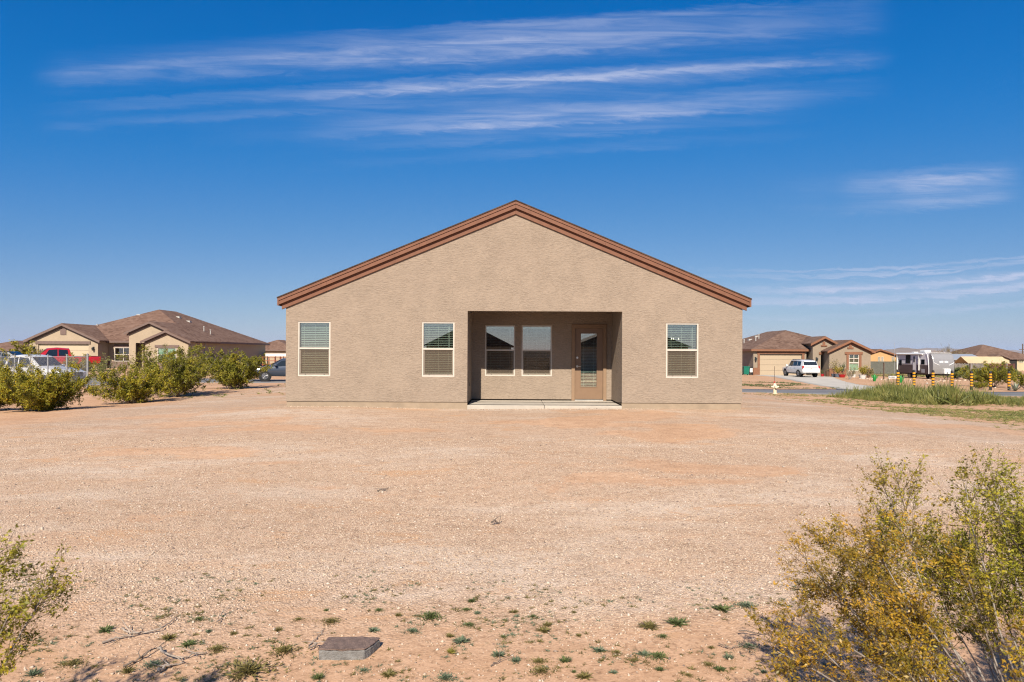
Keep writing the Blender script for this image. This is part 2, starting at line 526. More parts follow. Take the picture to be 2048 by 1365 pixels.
_L = np.random.default_rng(77).uniform(0, 1, (256, 256))
def vnoise(x, y):
    xi, yi = np.floor(x).astype(int), np.floor(y).astype(int)
    fx, fy = x - xi, y - yi
    fx, fy = fx * fx * (3 - 2 * fx), fy * fy * (3 - 2 * fy)
    a = lambda i, j: _L[(yi + j) % 256, (xi + i) % 256]
    return (a(0, 0) * (1 - fx) + a(1, 0) * fx) * (1 - fy) + (a(0, 1) * (1 - fx) + a(1, 1) * fx) * fy
def bare_soil(x, y):
    """1 where raked gravel has worn through to sand; long patches across the yard"""
    n = .55 * vnoise(x * .32 + 3, y * .85 + 7) + .30 * vnoise(x * .8, y * 2.0 + 40) + .15 * vnoise(x * 1.9 + 9, y * 3.1)
    return np.clip((n - .56) / .10, 0, 1)
def sinh_axis(lo, hi, c, n, mid=0.0):
    a, b = math.asinh((lo - mid) / c), math.asinh((hi - mid) / c)
    return mid + c * np.sinh(np.linspace(a, b, n))
gx = sinh_axis(-40000, 40000, 7, 560)
gy = sinh_axis(-300, 42000, 9, 560, 9)
GX, GY = np.meshgrid(gx, gy)
GZ = tz(GX, GY)
nx, ny = len(gx), len(gy)
ii = (np.arange(ny - 1)[:, None] * nx + np.arange(nx - 1)[None, :]).ravel()
me = fastmesh('ground', np.stack([GX, GY, GZ], -1), np.stack([ii, ii + 1, ii + nx + 1, ii + nx], -1))
me.shade_smooth()
at_ = me.attributes.new('bare_soil', 'FLOAT', 'POINT')
at_.data.foreach_set('value', bare_soil(GX, GY).astype(np.float32).ravel())

m, g = material('ground')
co = worldpos(g)
sx = m.node_tree.nodes.new('ShaderNodeSeparateXYZ')
m.node_tree.links.new(co, sx.inputs[0])
px_, py_ = sx.outputs[0], sx.outputs[1]
# soil
soil_n = g.n('ShaderNodeTexNoise', Vector=co, Scale=.55, Detail=6.0, Roughness=.62)
soil = g.ramp(soil_n, [(.3, (.47, .265, .145)), (.5, (.56, .335, .20)), (.72, (.64, .415, .265))])
grain = g.n('ShaderNodeTexNoise', Vector=co, Scale=60.0, Detail=3.0, Roughness=.7)
soil = g.mix(.35, soil, g.ramp(grain, [(.3, (.32, .18, .10)), (.7, (.68, .47, .32))]))
# gravel: two sizes of cells, each with its own stone colour
vec = g.n('ShaderNodeMapping', co, (0, 0, 0), (0, 0, .4), (1, 1, 1))
v1 = g.n('ShaderNodeTexVoronoi', Vector=vec, Scale=52.0, Randomness=1.0, out=1)
v1d = g.n('ShaderNodeTexVoronoi', Vector=vec, Scale=52.0, Randomness=1.0, out=0)
v2 = g.n('ShaderNodeTexVoronoi', Vector=vec, Scale=17.0, Randomness=1.0, out=1)
ST = [(0.0, (.30, .22, .165)), (.10, (.44, .32, .235)), (.28, (.56, .40, .28)), (.5, (.62, .455, .325)), (.75, (.665, .51, .375)), (.93, (.71, .57, .445)), (1.0, (.75, .64, .525))]
s1 = g.ramp(g.m('MULTIPLY', g.n('ShaderNodeRGBToBW', v1), 1.0), ST)
s2 = g.ramp(g.n('ShaderNodeRGBToBW', v2), ST)
grav = g.mix(.40, s1, s2)
gap = g.smooth(v1d, .25, .62)
grav = g.mix(g.m('MULTIPLY', gap, .45), grav, (.30, .185, .12))
patch = g.n('ShaderNodeTexNoise', Vector=g.n('ShaderNodeMapping', co, (0, 0, 0), (0, 0, .12), (.55, 1.5, 1)), Scale=.9, Detail=7.0, Roughness=.66, Distortion=.5)
bare_a = g.n('ShaderNodeAttribute', out=2, _attribute_name='bare_soil')
edge_n = g.m('MULTIPLY', g.m('SUBTRACT', g.n('ShaderNodeTexNoise', Vector=co, Scale=7.0, Detail=4.0, Roughness=.7), .5), 1.6)
gcover = g.m('SUBTRACT', 1.0, g.smooth(g.m('ADD', bare_a, edge_n), .25, .85))
gcover = g.m('MULTIPLY', gcover, g.m('MULTIPLY_ADD', g.smooth(patch, .34, .46), .5, .5))
# pale, finer drifts
drift = g.n('ShaderNodeTexNoise', Vector=g.n('ShaderNodeMapping', co, (5, 2, 0), (0, 0, -.3), (.5, 1.3, 1)), Scale=.45, Detail=6.0, Roughness=.62)
grav = g.mix(g.m('MULTIPLY', g.smooth(drift, .48, .68), .50), grav, (.66, .57, .48))
wob = g.m('MULTIPLY', g.m('SUBTRACT', g.n('ShaderNodeTexNoise', Vector=co, Scale=.5, Detail=4.0), .5), 5.0)
nearsand = g.smooth(g.m('ADD', py_, g.m('MULTIPLY', wob, .35)), 4.4, 5.9)       # sand strip in front
left_e = g.smooth(g.m('ADD', px_, wob), -12.5, -10.0)
right_e = g.m('SUBTRACT', 1.0, g.smooth(g.m('ADD', px_, wob), 11.5, 14.0))
back_e = g.m('SUBTRACT', 1.0, g.smooth(g.m('ADD', py_, wob), 34.0, 38.0))
gm = g.m('MULTIPLY', g.m('MULTIPLY', left_e, right_e), back_e)
gm = g.m('MULTIPLY', gm, g.m('MULTIPLY_ADD', nearsand, .78, .12))
gm = g.m('MULTIPLY', gm, g.m('MULTIPLY_ADD', gcover, .72, .28))
grav = g.mix(1.0, grav, (.77, .757, .75), 'MULTIPLY')
soil = g.mix(1.0, soil, (.75, .74, .73), 'MULTIPLY')
base = g.mix(gm, soil, grav)
sp1 = g.n('ShaderNodeTexNoise', Vector=co, Scale=24.0, Detail=2.0, Roughness=.6)
sp2 = g.n('ShaderNodeTexNoise', Vector=g.n('ShaderNodeMapping', co, (0, 0, 0), (0, 0, .2), (.7, 1.4, 1)), Scale=4.5, Detail=5.0, Roughness=.75)
base = g.mix(1.0, base, g.ramp(sp1, [(.30, (.66, .64, .62)), (.45, (.98, .98, .98)), (.7, (1.08, 1.08, 1.09))]), 'MULTIPLY')
base = g.mix(1.0, base, g.ramp(sp2, [(.30, (.80, .77, .74)), (.5, (1, 1, 1)), (.7, (1.10, 1.12, 1.14))]), 'MULTIPLY')
# small worn streaks where the red sand shows
worn = g.n('ShaderNodeTexNoise', Vector=g.n('ShaderNodeMapping', co, (2, 8, 0), (0, 0, .06), (.8, 2.3, 1)), Scale=1.0, Detail=6.0, Roughness=.7, Distortion=.3)
base = g.mix(g.m('MULTIPLY', g.smooth(worn, .56, .66), .75), base, (.41, .245, .14))
speck = g.n('ShaderNodeTexVoronoi', Vector=vec, Scale=9.0, Randomness=1.0, out=0)
base = g.mix(g.m('MULTIPLY', g.m('SUBTRACT', 1.0, g.smooth(speck, .05, .13)), .6), base, (.125, .095, .075))
# far scrub plain
far = g.smooth(py_, 95.0, 260.0)
scrub_n = g.n('ShaderNodeTexNoise', Vector=co, Scale=.06, Detail=8.0, Roughness=.7)
scrub = g.ramp(scrub_n, [(.35, (.12, .12, .05)), (.5, (.26, .20, .11)), (.65, (.42, .28, .17))])
base = g.mix(far, base, scrub)
hgt = g.m('ADD', g.m('MULTIPLY', g.m('MULTIPLY', g.m('SUBTRACT', .6, v1d), 1.2), gm), g.m('MULTIPLY', grain, .45))
nrm = g.n('ShaderNodeBump', Strength=.75, Distance=.014, Height=hgt)
finish(g, g.n('ShaderNodeBsdfPrincipled', Base__Color=base, Roughness=.95, Specular__IOR__Level=.12, Normal=nrm))
tag(link('ground', me, 'ground'), kind='structure')

def ribbon(name, mat, left, right, lift, kind='structure', nsub=8, cross=6):
    """a paved strip between two edge polylines, draped on the terrain"""
    L, R = np.array(left, float), np.array(right, float)
    def resample(P):
        t = np.arange(len(P))
        tt = np.linspace(0, len(P) - 1, (len(P) - 1) * nsub + 1)
        return np.stack([np.interp(tt, t, P[:, 0]), np.interp(tt, t, P[:, 1])], -1)
    L, R = resample(L), resample(R)
    w = np.linspace(0, 1, cross)
    P = L[:, None] * (1 - w[None, :, None]) + R[:, None] * w[None, :, None]
    Z = tz(P[..., 0], P[..., 1]) + lift
    n, k = len(L), cross
    top = np.concatenate([P, Z[..., None]], -1)
    # skirts on both long edges
    e0 = top[:, :1].copy(); e0[..., 2] -= .2
    e1 = top[:, -1:].copy(); e1[..., 2] -= .2
    full = np.concatenate([e0, top, e1], 1)
    k += 2
    i = (np.arange(n - 1)[:, None] * k + np.arange(k - 1)[None, :]).ravel()
    me = fastmesh(name, full, np.stack([i, i + 1, i + k + 1, i + k], -1))
    return tag(link(name, me, mat), kind=kind)
m, g = material('asphalt')
co = worldpos(g)
a1 = g.n('ShaderNodeTexNoise', Vector=co, Scale=.5, Detail=5.0)
a2 = g.n('ShaderNodeTexNoise', Vector=co, Scale=70.0, Detail=2.0)
c = g.ramp(g.m('ADD', g.m('MULTIPLY', a1, .6), g.m('MULTIPLY', a2, .4)), [(.3, (.085, .085, .09)), (.7, (.16, .155, .155))])
finish(g, g.n('ShaderNodeBsdfPrincipled', Base__Color=c, Roughness=.9, Normal=g.n('ShaderNodeBump', Strength=.3, Distance=.01, Height=a2)))
xs_ = np.linspace(-90, 110, 26)
ribbon('road', 'asphalt', [(x, 47.2) for x in xs_], [(x, 41.0) for x in xs_], .035, nsub=10, cross=8)
ribbon('driveway', 'driveway', [(29.4, 82.9), (29.2, 77), (27.9, 71), (25.9, 61.3), (24.6, 54.6), (23.6, 49.5), (22.4, 47.15)],
       [(36.4, 82.9), (36.2, 77), (33.4, 70), (30.2, 61.5), (28.5, 55.7), (28.4, 50), (29.6, 47.15)], .05, nsub=12)
ribbon('driveway', 'driveway', [(-47.2, 65.5), (-47.2, 56), (-47.4, 47.15)], [(-39.6, 65.5), (-39.6, 56), (-39.4, 47.15)], .05, nsub=12)

# ------------------------------------------------------------------ the main house
YF = 18.08                   # plane of the gable wall
YR = 19.98                   # back wall of the patio recess
GZ0 = .57
HX0, HX1, HXC = -5.99, 6.10, .08
ZP, SL = 6.06, .413          # ridge height, roof slope
house = thing('house', 'tan stucco gable house with brown roof edge and recessed patio, in the centre', 'house', (0, YF, GZ0))
def wtop(off):
    return lambda x: ZP - off - SL * abs(x - HXC)
def chevron(off0, off1, xl, xr, y0, y1):
    """gable-shaped band under the roof line, from off0 to off1 below it"""
    f0, f1 = wtop(off0), wtop(off1)
    return MB().prism([(xl, f0(xl)), (HXC, f0(HXC)), (xr, f0(xr)), (xr, f1(xr)), (HXC, f1(HXC)), (xl, f1(xl))], 'y', y0, y1)
WINS = [(-5.67, -4.81), (-2.385, -1.525), (4.08, 4.94)]
WZ0, WZ1 = 1.412, 2.864
RX0, RX1, RZ1 = -1.18, 2.915, 3.16
SLABZ = .665
holes = [(a, b, WZ0, WZ1) for a, b in WINS] + [(RX0, RX1, .745, RZ1)]
# the wall: stucco face down to the weep screed, open above the patio slab
mb = wall_mb(HX0, HX1, .745, wtop(.05), YF, .15, holes, brk=(HXC,))
mb.box(HX0, HX0 + .15, YF + .15, YF + 14, .745, wtop(.06)(HX0) - .02)
mb.box(HX1 - .15, HX1, YF + .15, YF + 14, .745, wtop(.06)(HX1) - .02)
mb.prism([(HX0, .745), (HX1, .745), (HX1, wtop(.06)(HX1)), (HXC, ZP - .06), (HX0, wtop(.06)(HX0))], 'y', YF + 14, YF + 14.15)
wall = mb.build('wall', 'main_stucco', house)
RW = [(-.79, .09, 1.375, 2.86), (.28, 1.17, 1.375, 2.86)]
DOOR = (1.745, 2.765, SLABZ, 2.90)
rb = wall_mb(RX0 - .12, RX1 + .12, .70, lambda x: 3.6, YR, .15, RW + [(DOOR[0] + .09, DOOR[1] - .09, .70, DOOR[3] - .10)])
rb.box(RX0 - .12, RX0, YF + .15, YR, .70, 3.6)
rb.box(RX1, RX1 + .12, YF + .15, YR, .70, 3.6)
rb.box(RX0 - .12, RX1 + .12, YF + .15, YR, 3.34, 3.5)
rb.build('patio_wall', 'main_stucco', house)
# foundation stem wall, set back under the stucco
for a, b, e in ((HX0 + .02, RX0, HX0 + .02), (RX1, HX1 - .02, HX1 - .2)):
    fb = MB().box(a, b, YF + .02, YF + .2, .40, .75)
    fb.box(e, e + .18, YF + .2, YF + 14, .40, .75)
    fb.build('foundation', 'foundation', house)
MB().box(HX0 + .2, HX1 - .2, YR + .15, YF + 13.9, .5, .69).build('interior_floor', 'interior', house)
sb = MB()
sb.box(RX0 + .004, .86, YF - .06, YR + .01, .38, SLABZ)
sb.box(.868, RX1 - .004, YF - .06, YR + .01, .38, SLABZ)
sb.build('patio_slab', 'concrete', house, bevel=.012)
# roof deck and rake boards
roof = chevron(-.022, .01, HX0 - .20, HX1 + .20, YF - .145, YF + 14.3).build('roof', 'dark_shingle', house)
def rake(off0, off1, over, proud, joints):
    """rake boards: two lengths on each slope, butted at the joints and at the ridge"""
    f0, f1 = wtop(off0), wtop(off1)
    xs = [HX0 - over, *[-j for j in joints[::-1]], HXC, *joints, HX1 + over]
    for xa, xb in zip(xs, xs[1:]):
        xa, xb = xa + .0015, xb - .0015
        MB().prism([(xa, f0(xa)), (xb, f0(xb)), (xb, f1(xb)), (xa, f1(xa))], 'y', YF - proud, YF + .02).build('rake_board', 'rake_paint', roof)
rake(.012, .085, .19, .13, (3.65,))
rake(.089, .19, .165, .112, (2.45, 4.9))
rake(.19, .335, .10, .045, (3.1,))
for s, x in ((-1, HX0), (1, HX1)):
    e = MB()
    zt = wtop(.012)(x + s * .19)
    e.box(min(x + s * .15, x + s * .19), max(x + s * .15, x + s * .19), YF - .129, YF + 14.3, zt - .19, zt - .003)
    e.box(min(x, x + s * .15), max(x, x + s * .15), YF + .02, YF + 14.3, zt - .20, zt - .16)
    e.build('eave_board', 'rake_paint', roof)

def slat_mesh(w, tilt):
    me = bpy.data.meshes.new('slat')
    mb = MB()
    pr = [(-.024, -.003), (0, .003), (.024, -.003), (.024, .001), (0, .007), (-.024, .001)]
    c, s = cos(tilt), sin(tilt)
    mb.prism([(y * c - z * s, y * s + z * c) for y, z in pr], 'x', -w / 2, w / 2)
    me.from_pydata(mb.v, [], mb.f)
    me.materials.append(M['slat'])
    return me

def main_window(x0, x1, z0, z1, y, tilt, cords, seed):
    rnd = random.Random(seed)
    f = .036
    mb = MB()
    mb.box(x0, x0 + f, y + .012, y + .10, z0, z1)
    mb.box(x1 - f, x1, y + .012, y + .10, z0, z1)
    mb.box(x0 + f, x1 - f, y + .013, y + .10, z1 - f, z1)
    mb.box(x0 + f, x1 - f, y + .008, y + .10, z0, z0 + f)
    w = mb.build('window', 'vinyl', house)
    zm = z0 + (z1 - z0) * .505
    MB().box(x0 + f, x1 - f, y + .018, y + .07, zm - .018, zm + .026).build('meeting_rail', 'vinyl', w)
    s = MB()
    s.box(x0 + f, x0 + f + .03, y + .045, y + .075, z0 + f, zm - .018)
    s.box(x1 - f - .03, x1 - f, y + .045, y + .075, z0 + f, zm - .018)
    s.box(x0 + f + .03, x1 - f - .03, y + .046, y + .075, z0 + f, z0 + f + .035)
    s.build('lower_sash', 'screen_frame', w)
    MB().box(x0 + f, x1 - f, y + .052, y + .058, zm + .026, z1 - f).build('pane', 'pane', w)
    MB().box(x0 + f + .03, x1 - f - .03, y + .058, y + .063, z0 + f + .035, zm - .018).build('pane', 'pane_low', w)
    MB().quad((x0 + f + .004, y + .03, z0 + f + .004), (x1 - f - .004, y + .03, z0 + f + .004), (x1 - f - .004, y + .03, zm - .02),
              (x0 + f + .004, y + .03, zm - .02)).build('insect_screen', 'insect_screen', w)
    for k in (.22, .8):
        xk = x0 + (x1 - x0) * k
        MB().box(xk - .009, xk + .009, y + .024, y + .044, z0 + f + .001, z0 + f + .022).build('latch', 'sensor_dark', w)
    yb = y + .135
    xa, xb = x0 + .05, x1 - .05
    MB().box(xa, xb, yb - .02, yb + .02, z1 - .10, z1 - .045).build('head_rail', 'slat', w)
    MB().box(xa, xb, yb - .022, yb + .022, z0 + .05, z0 + .085).build('bottom_rail', 'slat', w)
    sm = slat_mesh(xb - xa, tilt)
    n = int((z1 - .115 - z0 - .10) / .0475)
    for i in range(n):
        zz = z0 + .115 + i * .0475
        link('slat', sm, None, w, ((xa + xb) / 2, yb + rnd.uniform(-.002, .002), zz))
    for k in cords:
        xk = xa + (xb - xa) * k
        MB().cyl((xk, yb - .028, z0 + .06), (xk, yb - .028, z1 - .08), .0035, n=5).build('lift_cord', 'cord', w)
    xk = xa + (xb - xa) * .88
    MB().cyl((xk, yb - .036, z1 - .75), (xk + .004, yb - .036, z1 - .08), .005, n=6).build('tilt_wand', 'cord', w)
    return w
main_window(WINS[0][0], WINS[0][1], WZ0, WZ1, YF, radians(20), (.12, .5, .88), 1)
main_window(WINS[1][0], WINS[1][1], WZ0, WZ1, YF, radians(4), (.16, .5, .84), 2)
main_window(WINS[2][0], WINS[2][1], WZ0, WZ1, YF, radians(4), (.14, .5, .84), 3)
for i, (a, b, c, d) in enumerate(RW):
    main_window(a, b, c, d, YR, radians(2), (.15, .5, .85), 5 + i)

# patio door
DX0, DX1, DZ1 = 1.845, 2.665, 2.785
door_y = YR + .045
GX0, GX1, GZa, GZb = 2.005, 2.50, 1.055, 2.64
dm = MB()
dm.box(DX0, GX0, door_y, door_y + .045, .695, DZ1)
dm.box(GX1, DX1, door_y, door_y + .045, .695, DZ1)
dm.box(GX0, GX1, door_y + .001, door_y + .045, GZb, DZ1)
dm.box(GX0, GX1, door_y + .001, door_y + .045, .695, GZa)
door = dm.build('patio_door', 'door_paint', house)
t_ = MB()
t_.box(DOOR[0], DX0 - .004, YR - .03, YR + .1, SLABZ + .002, DOOR[3])
t_.box(DX1 + .004, DOOR[1], YR - .03, YR + .1, SLABZ + .002, DOOR[3])
t_.box(DX0 - .004, DX1 + .004, YR - .032, YR + .1, DZ1 + .004, DOOR[3] - .001)
t_.build('door_frame', 'door_trim', door, bevel=.006)
MB().box(DX0 - .004, DX1 + .004, YR - .05, YR + .1, SLABZ + .003, .692).build('threshold', 'vent_metal', door)
l_ = MB()
for a, b, c, d in ((GX0 - .012, GX0 + .014, GZa - .012, GZb + .012), (GX1 - .014, GX1 + .012, GZa - .012, GZb + .012),
                   (GX0 + .014, GX1 - .014, GZa - .012, GZa + .014), (GX0 + .014, GX1 - .014, GZb - .014, GZb + .012)):
    l_.box(a, b, door_y - .008, door_y + .003, c, d)
l_.build('glazing_bead', 'door_paint', door)
MB().box(GX0 + .005, GX1 - .005, door_y + .006, door_y + .011, GZa + .005, GZb - .005).build('pane', 'pane', door)
sm = slat_mesh(GX1 - GX0 - .04, radians(6))
sm2 = sm.copy()
for vtx in sm2.vertices:
    vtx.co.y *= .55
for i in range(36):
    link('slat', sm2, None, door, ((GX0 + GX1) / 2, door_y + .028, GZa + .03 + i * .0432))
for k in (.2, .8):
    xk = GX0 + (GX1 - GX0) * k
    MB().cyl((xk, door_y + .013, GZa + .02), (xk, door_y + .013, GZb - .02), .003, n=5).build('lift_cord', 'cord', door)
hx = 1.915
MB().cyl((hx, door_y - .012, 1.92), (hx, door_y + .002, 1.92), .032, n=18).build('deadbolt', 'nickel', door, smooth=40)
hb = MB()
hb.cyl((hx, door_y - .012, 1.665), (hx, door_y + .002, 1.665), .033, n=18)
hb.cyl((hx, door_y - .055, 1.665), (hx, door_y - .012, 1.665), .013, n=10)
hb.cyl((hx - .005, door_y - .052, 1.667), (hx + .115, door_y - .05, 1.660), .0105, .008, n=10)
hb.build('door_handle', 'nickel', door, smooth=40)
MB().box(RX0 - .001, RX0 + .012, YF + .95, YF + 1.03, 1.12, 1.24).build('electric_outlet', 'lamp_black', house)
# lit fitting inside, seen through the right-hand window
lf = thing('ceiling_lamp', 'lit three-bulb ceiling lamp seen through the right-hand window', 'lamp', (5.0, 21.6, 2.9))
lm = MB()
lm.box(4.9, 5.3, 21.58, 21.62, 2.60, 2.63)
lm.cyl((5.1, 21.6, 2.63), (5.1, 21.6, 3.4), .012, n=6)
lm.build('lamp_arm', 'nickel', lf)
for px in (1343, 1347, 1357):
    xx = PX(px, 21.6)
    b_ = MB().lathe((xx, 21.6, 2.50), [(.003, 0), (.012, .01), (.014, .022), (.009, .04), (.005, .05)], 10)
    b_.build('bulb', 'bulb', lf, smooth=60)

# ------------------------------------------------------------------ neighbouring houses
def gable_front(t, xa, xb, yf, ze, zp, z0, wmat, tmat, rmat, back, holes=(), over=.32, wallback=None):
    """a front-facing gable wing: wall with openings, side walls, roof and rake boards, as parts of t"""
    xc = (xa + xb) / 2
    sl = (zp - ze) / ((xb - xa) / 2 + over)
    top = lambda x: zp - .12 - sl * abs(x - xc)
    mb = wall_mb(xa, xb, z0, top, yf, .2, list(holes), brk=(xc,))
    wb = yf + (wallback or 3.0)
    mb.box(xa, xa + .2, yf + .2, wb, z0, top(xa) - .02)
    mb.box(xb - .2, xb, yf + .2, wb, z0, top(xb) - .02)
    mb.build('wall', wmat, t)
    L, R = xa - over, xb + over
    f = lambda x, o: zp - o - sl * abs(x - xc)
    def chev(o0, o1, l, r, y0, y1):
        return MB().prism([(l, f(l, o0)), (xc, f(xc, o0)), (r, f(r, o0)), (r, f(r, o1)), (xc, f(xc, o1)), (l, f(l, o1))], 'y', y0, y1)
    rf = chev(0, .10, L, R, yf - .28, back).build('roof', rmat, t)
    chev(.04, .25, L - .01, R + .01, yf - .33, yf - .29).build('rake_board', tmat, rf)
    chev(.25, .40, L + .12, R - .12, yf - .06, yf + .01).build('rake_board', tmat, rf)
    return rf

def hip_roof(t, x0, x1, y0, y1, ze, slope, mat, tmat, over=.4, name='roof'):
    x0, x1, y0, y1 = x0 - over, x1 + over, y0 - over, y1 + over
    w, d = x1 - x0, y1 - y0
    h = min(w, d) / 2 * slope
    if d >= w:
        r = [((x0 + x1) / 2, y0 + w / 2, ze + h), ((x0 + x1) / 2, y1 - w / 2, ze + h)]
        fs = [(0, 1, 4), (1, 2, 5, 4), (2, 3, 5), (3, 0, 4, 5)]
    else:
        r = [(x0 + d / 2, (y0 + y1) / 2, ze + h), (x1 - d / 2, (y0 + y1) / 2, ze + h)]
        fs = [(0, 1, 5, 4), (1, 2, 5), (2, 3, 4, 5), (3, 0, 4)]
    vs = [(x0, y0, ze), (x1, y0, ze), (x1, y1, ze), (x0, y1, ze)] + r
    mb = MB().add(vs, fs + [(3, 2, 1, 0)])
    o = mb.build(name, mat, t)
    e = .2
    fb = MB()
    fb.box(x0, x1, y0 - .02, y0 + .03, ze - e, ze - .005)
    fb.box(x0, x1, y1 - .03, y1 + .02, ze - e, ze - .005)
    fb.box(x0 - .02, x0 + .03, y0 + .03, y1 - .03, ze - e, ze - .006)
    fb.box(x1 - .03, x1 + .02, y0 + .03, y1 - .03, ze - e, ze - .006)
    fb.box(x0 + .03, x1 - .03, y0 + .03, y1 - .03, ze - .16, ze - .12)
    fb.build('fascia', tmat, o)
    return o

def small_window(t, xa, xb, za, zb, yf, grid=(2, 2), pmat='pane_green', fmat='vinyl', lite='slat'):
    f = .06
    mb = MB()
    mb.box(xa, xa + f, yf - .02, yf + .1, za, zb)
    mb.box(xb - f, xb, yf - .02, yf + .1, za, zb)
    mb.box(xa + f, xb - f, yf - .021, yf + .1, za, za + f)
    mb.box(xa + f, xb - f, yf - .021, yf + .1, zb - f, zb)
    nx_, nz_ = grid
    for i in range(1, nx_):
        x = xa + (xb - xa) * i / nx_
        mb.box(x - .03, x + .03, yf - .015, yf + .08, za + f, zb - f)
    for i in range(1, nz_):
        z = za + (zb - za) * i / nz_
        mb.box(xa + f, xb - f, yf - .017, yf + .08, z - .03, z + .03)
    w = mb.build('window', fmat, t)
    for i in range(nx_):
        for j in range(nz_):
            x0_, x1_ = xa + (xb - xa) * i / nx_, xa + (xb - xa) * (i + 1) / nx_
            z0_, z1_ = za + (zb - za) * j / nz_, za + (zb - za) * (j + 1) / nz_
            MB().box(x0_ + .03, x1_ - .03, yf + .04, yf + .05, z0_ + .03, z1_ - .03).build('pane', pmat, w)
    MB().box(xa + f, xb - f, yf + .08, yf + .09, za + f, zb - f).build('blind', lite, w)
    return w

def wall_lamp(t, x, y, z, mat='lamp_black'):
    mb = MB()
    mb.box(x - .07, x + .07, y - .04, y, z - .02, z + .26)
    mb.box(x - .03, x + .03, y - .18, y - .04, z + .18, z + .22)
    mb.lathe((x, y - .19, z - .12), [(.03, 0), (.075, .03), (.10, .20), (.12, .24), (.03, .33)], 10)
    return mb.build('wall_lamp', mat, t)

def garage_door(t, xa, xb, za, zb, yf, mat, n=4):
    d = MB().box(xa, xb, yf + .16, yf + .2, za, zb).build('garage_door', mat, t)
    h = (zb - za) / n
    for i in range(n):
        MB().box(xa + .01, xb - .01, yf + .12, yf + .165, za + i * h + .012, za + (i + 1) * h - .006).build('panel', mat, d)
    return d

def roof_vents(t, pts, mat='vent_metal'):
    for (x, y, z, k) in pts:
        mb = MB()
        if k:
            mb.cyl((x, y, z - .2), (x, y, z + .35), .05, n=8)
            mb.cyl((x, y, z + .35), (x, y, z + .42), .09, n=8)
        else:
            mb.box(x - .2, x + .2, y - .2, y + .2, z - .15, z + .10)
        mb.build('roof_vent', mat, t)

# --- left neighbour
gz = .25
LH = thing('house', 'beige stucco house with brown hip roof behind the red pickup', 'house', (-39, 66, gz), 'neighbouring houses')
Lw, Lt, Lr = 'left_stucco', 'mauve_trim', 'left_shingle'
LZE = 3.02
bm_ = MB()
bm_.box(-46.3, -31.25, 67.5, 67.7, gz - .2, LZE - .1)
bm_.box(-31.45, -31.25, 67.7, 86.3, gz - .2, LZE - .1)
bm_.box(-46.3, -46.1, 67.7, 86.3, gz - .2, LZE - .1)
bm_.box(-46.3, -31.25, 86.3, 86.5, gz - .2, LZE - .1)
bm_.build('wall', Lw, LH)
hr = hip_roof(LH, -46.4, -31.2, 67.4, 86.4, LZE, .445, Lr, 'mauve_trim')
roof_vents(LH, [(-40.2, 73.6, 5.85, 0), (-36.9, 75.5, 5.75, 0), (-35.9, 75.8, 5.3, 0), (-33.4, 74.0, 4.3, 1), (-32.7, 74.0, 3.95, 1), (-42.9, 70.6, 4.35, 1)])
GY = 65.7
gdoor = (-45.6, -40.75, gz - .1, 2.68)
rf = gable_front(LH, -46.5, -39.85, GY, 3.02, 4.66, gz - .2, Lw, Lt, Lr, 76, [gdoor], wallback=2.0)
garage_door(LH, gdoor[0], gdoor[1], gdoor[2], gdoor[3], GY, 'tan_door')
MB().box(-45.85, -40.55, GY - .07, GY + .02, 2.66, 2.93).build('door_header', Lt, LH)
MB().box(-43.45, -42.9, GY - .06, GY + .02, 3.55, 4.15).build('gable_vent', Lt, LH)
wall_lamp(LH, -45.95, GY, 2.15)
wall_lamp(LH, -40.25, GY, 2.15)
MB().box(-40.6, -39.82, GY - .05, GY + 1.8, gz - .2, 1.0).build('stone_base', 'mauve_base', LH)
MB().box(-39.80, -37.3, 67.44, 67.51, gz - .2, 1.0).build('stone_base', 'mauve_base', LH)
MB().box(-39.3, -37.25, 67.42, 67.52, 2.36, 2.60).build('window_header', Lt, LH)
small_window(LH, -39.25, -37.45, .98, 2.36, 67.42, (2, 2))
# entry and right-hand gables
gable_front(LH, -37.2, -33.0, 66.3, 3.85, 4.93, gz - .2, Lw, Lt, Lr, 74, [(-36.55, -35.55, gz - .1, 2.8)], wallback=1.3)
MB().box(-37.1, -33.2, 67.2, 67.3, gz, 3.4).build('porch_wall', Lw, LH)
MB().box(-36.3, -35.5, 67.12, 67.2, gz, 2.35).build('front_door', 'mauve_trim', LH)
gable_front(LH, -35.2, -31.05, 65.5, 2.98, 4.05, gz - .2, Lw, Lt, Lr, 72, [(-34.0, -32.2, .98, 2.36)], wallback=2.2)
small_window(LH, -34.0, -32.2, .98, 2.36, 65.5, (2, 2))
MB().box(-34.25, -31.95, 65.43, 65.52, 2.36, 2.60).build('window_header', Lt, LH)
MB().box(-35.24, -31.02, 65.44, 65.52, gz - .2, .97).build('stone_base', 'mauve_base', LH)
wm = thing('electric_meter_box', 'pale grey utility box on the shaded side wall of the beige house', 'utility box', (-31.2, 69.4, .9))
e_ = MB().box(-31.25, -31.08, 69.2, 69.6, .9, 1.9)
e_.cyl((-31.15, 69.4, 1.9), (-31.15, 69.4, 2.9), .03, n=6)
e_.build('cabinet', 'vent_metal', wm)
MB().cyl((-31.08, 69.4, 1.6), (-31.02, 69.4, 1.6), .1, n=12).build('meter_dial', 'lamp_glass', wm)

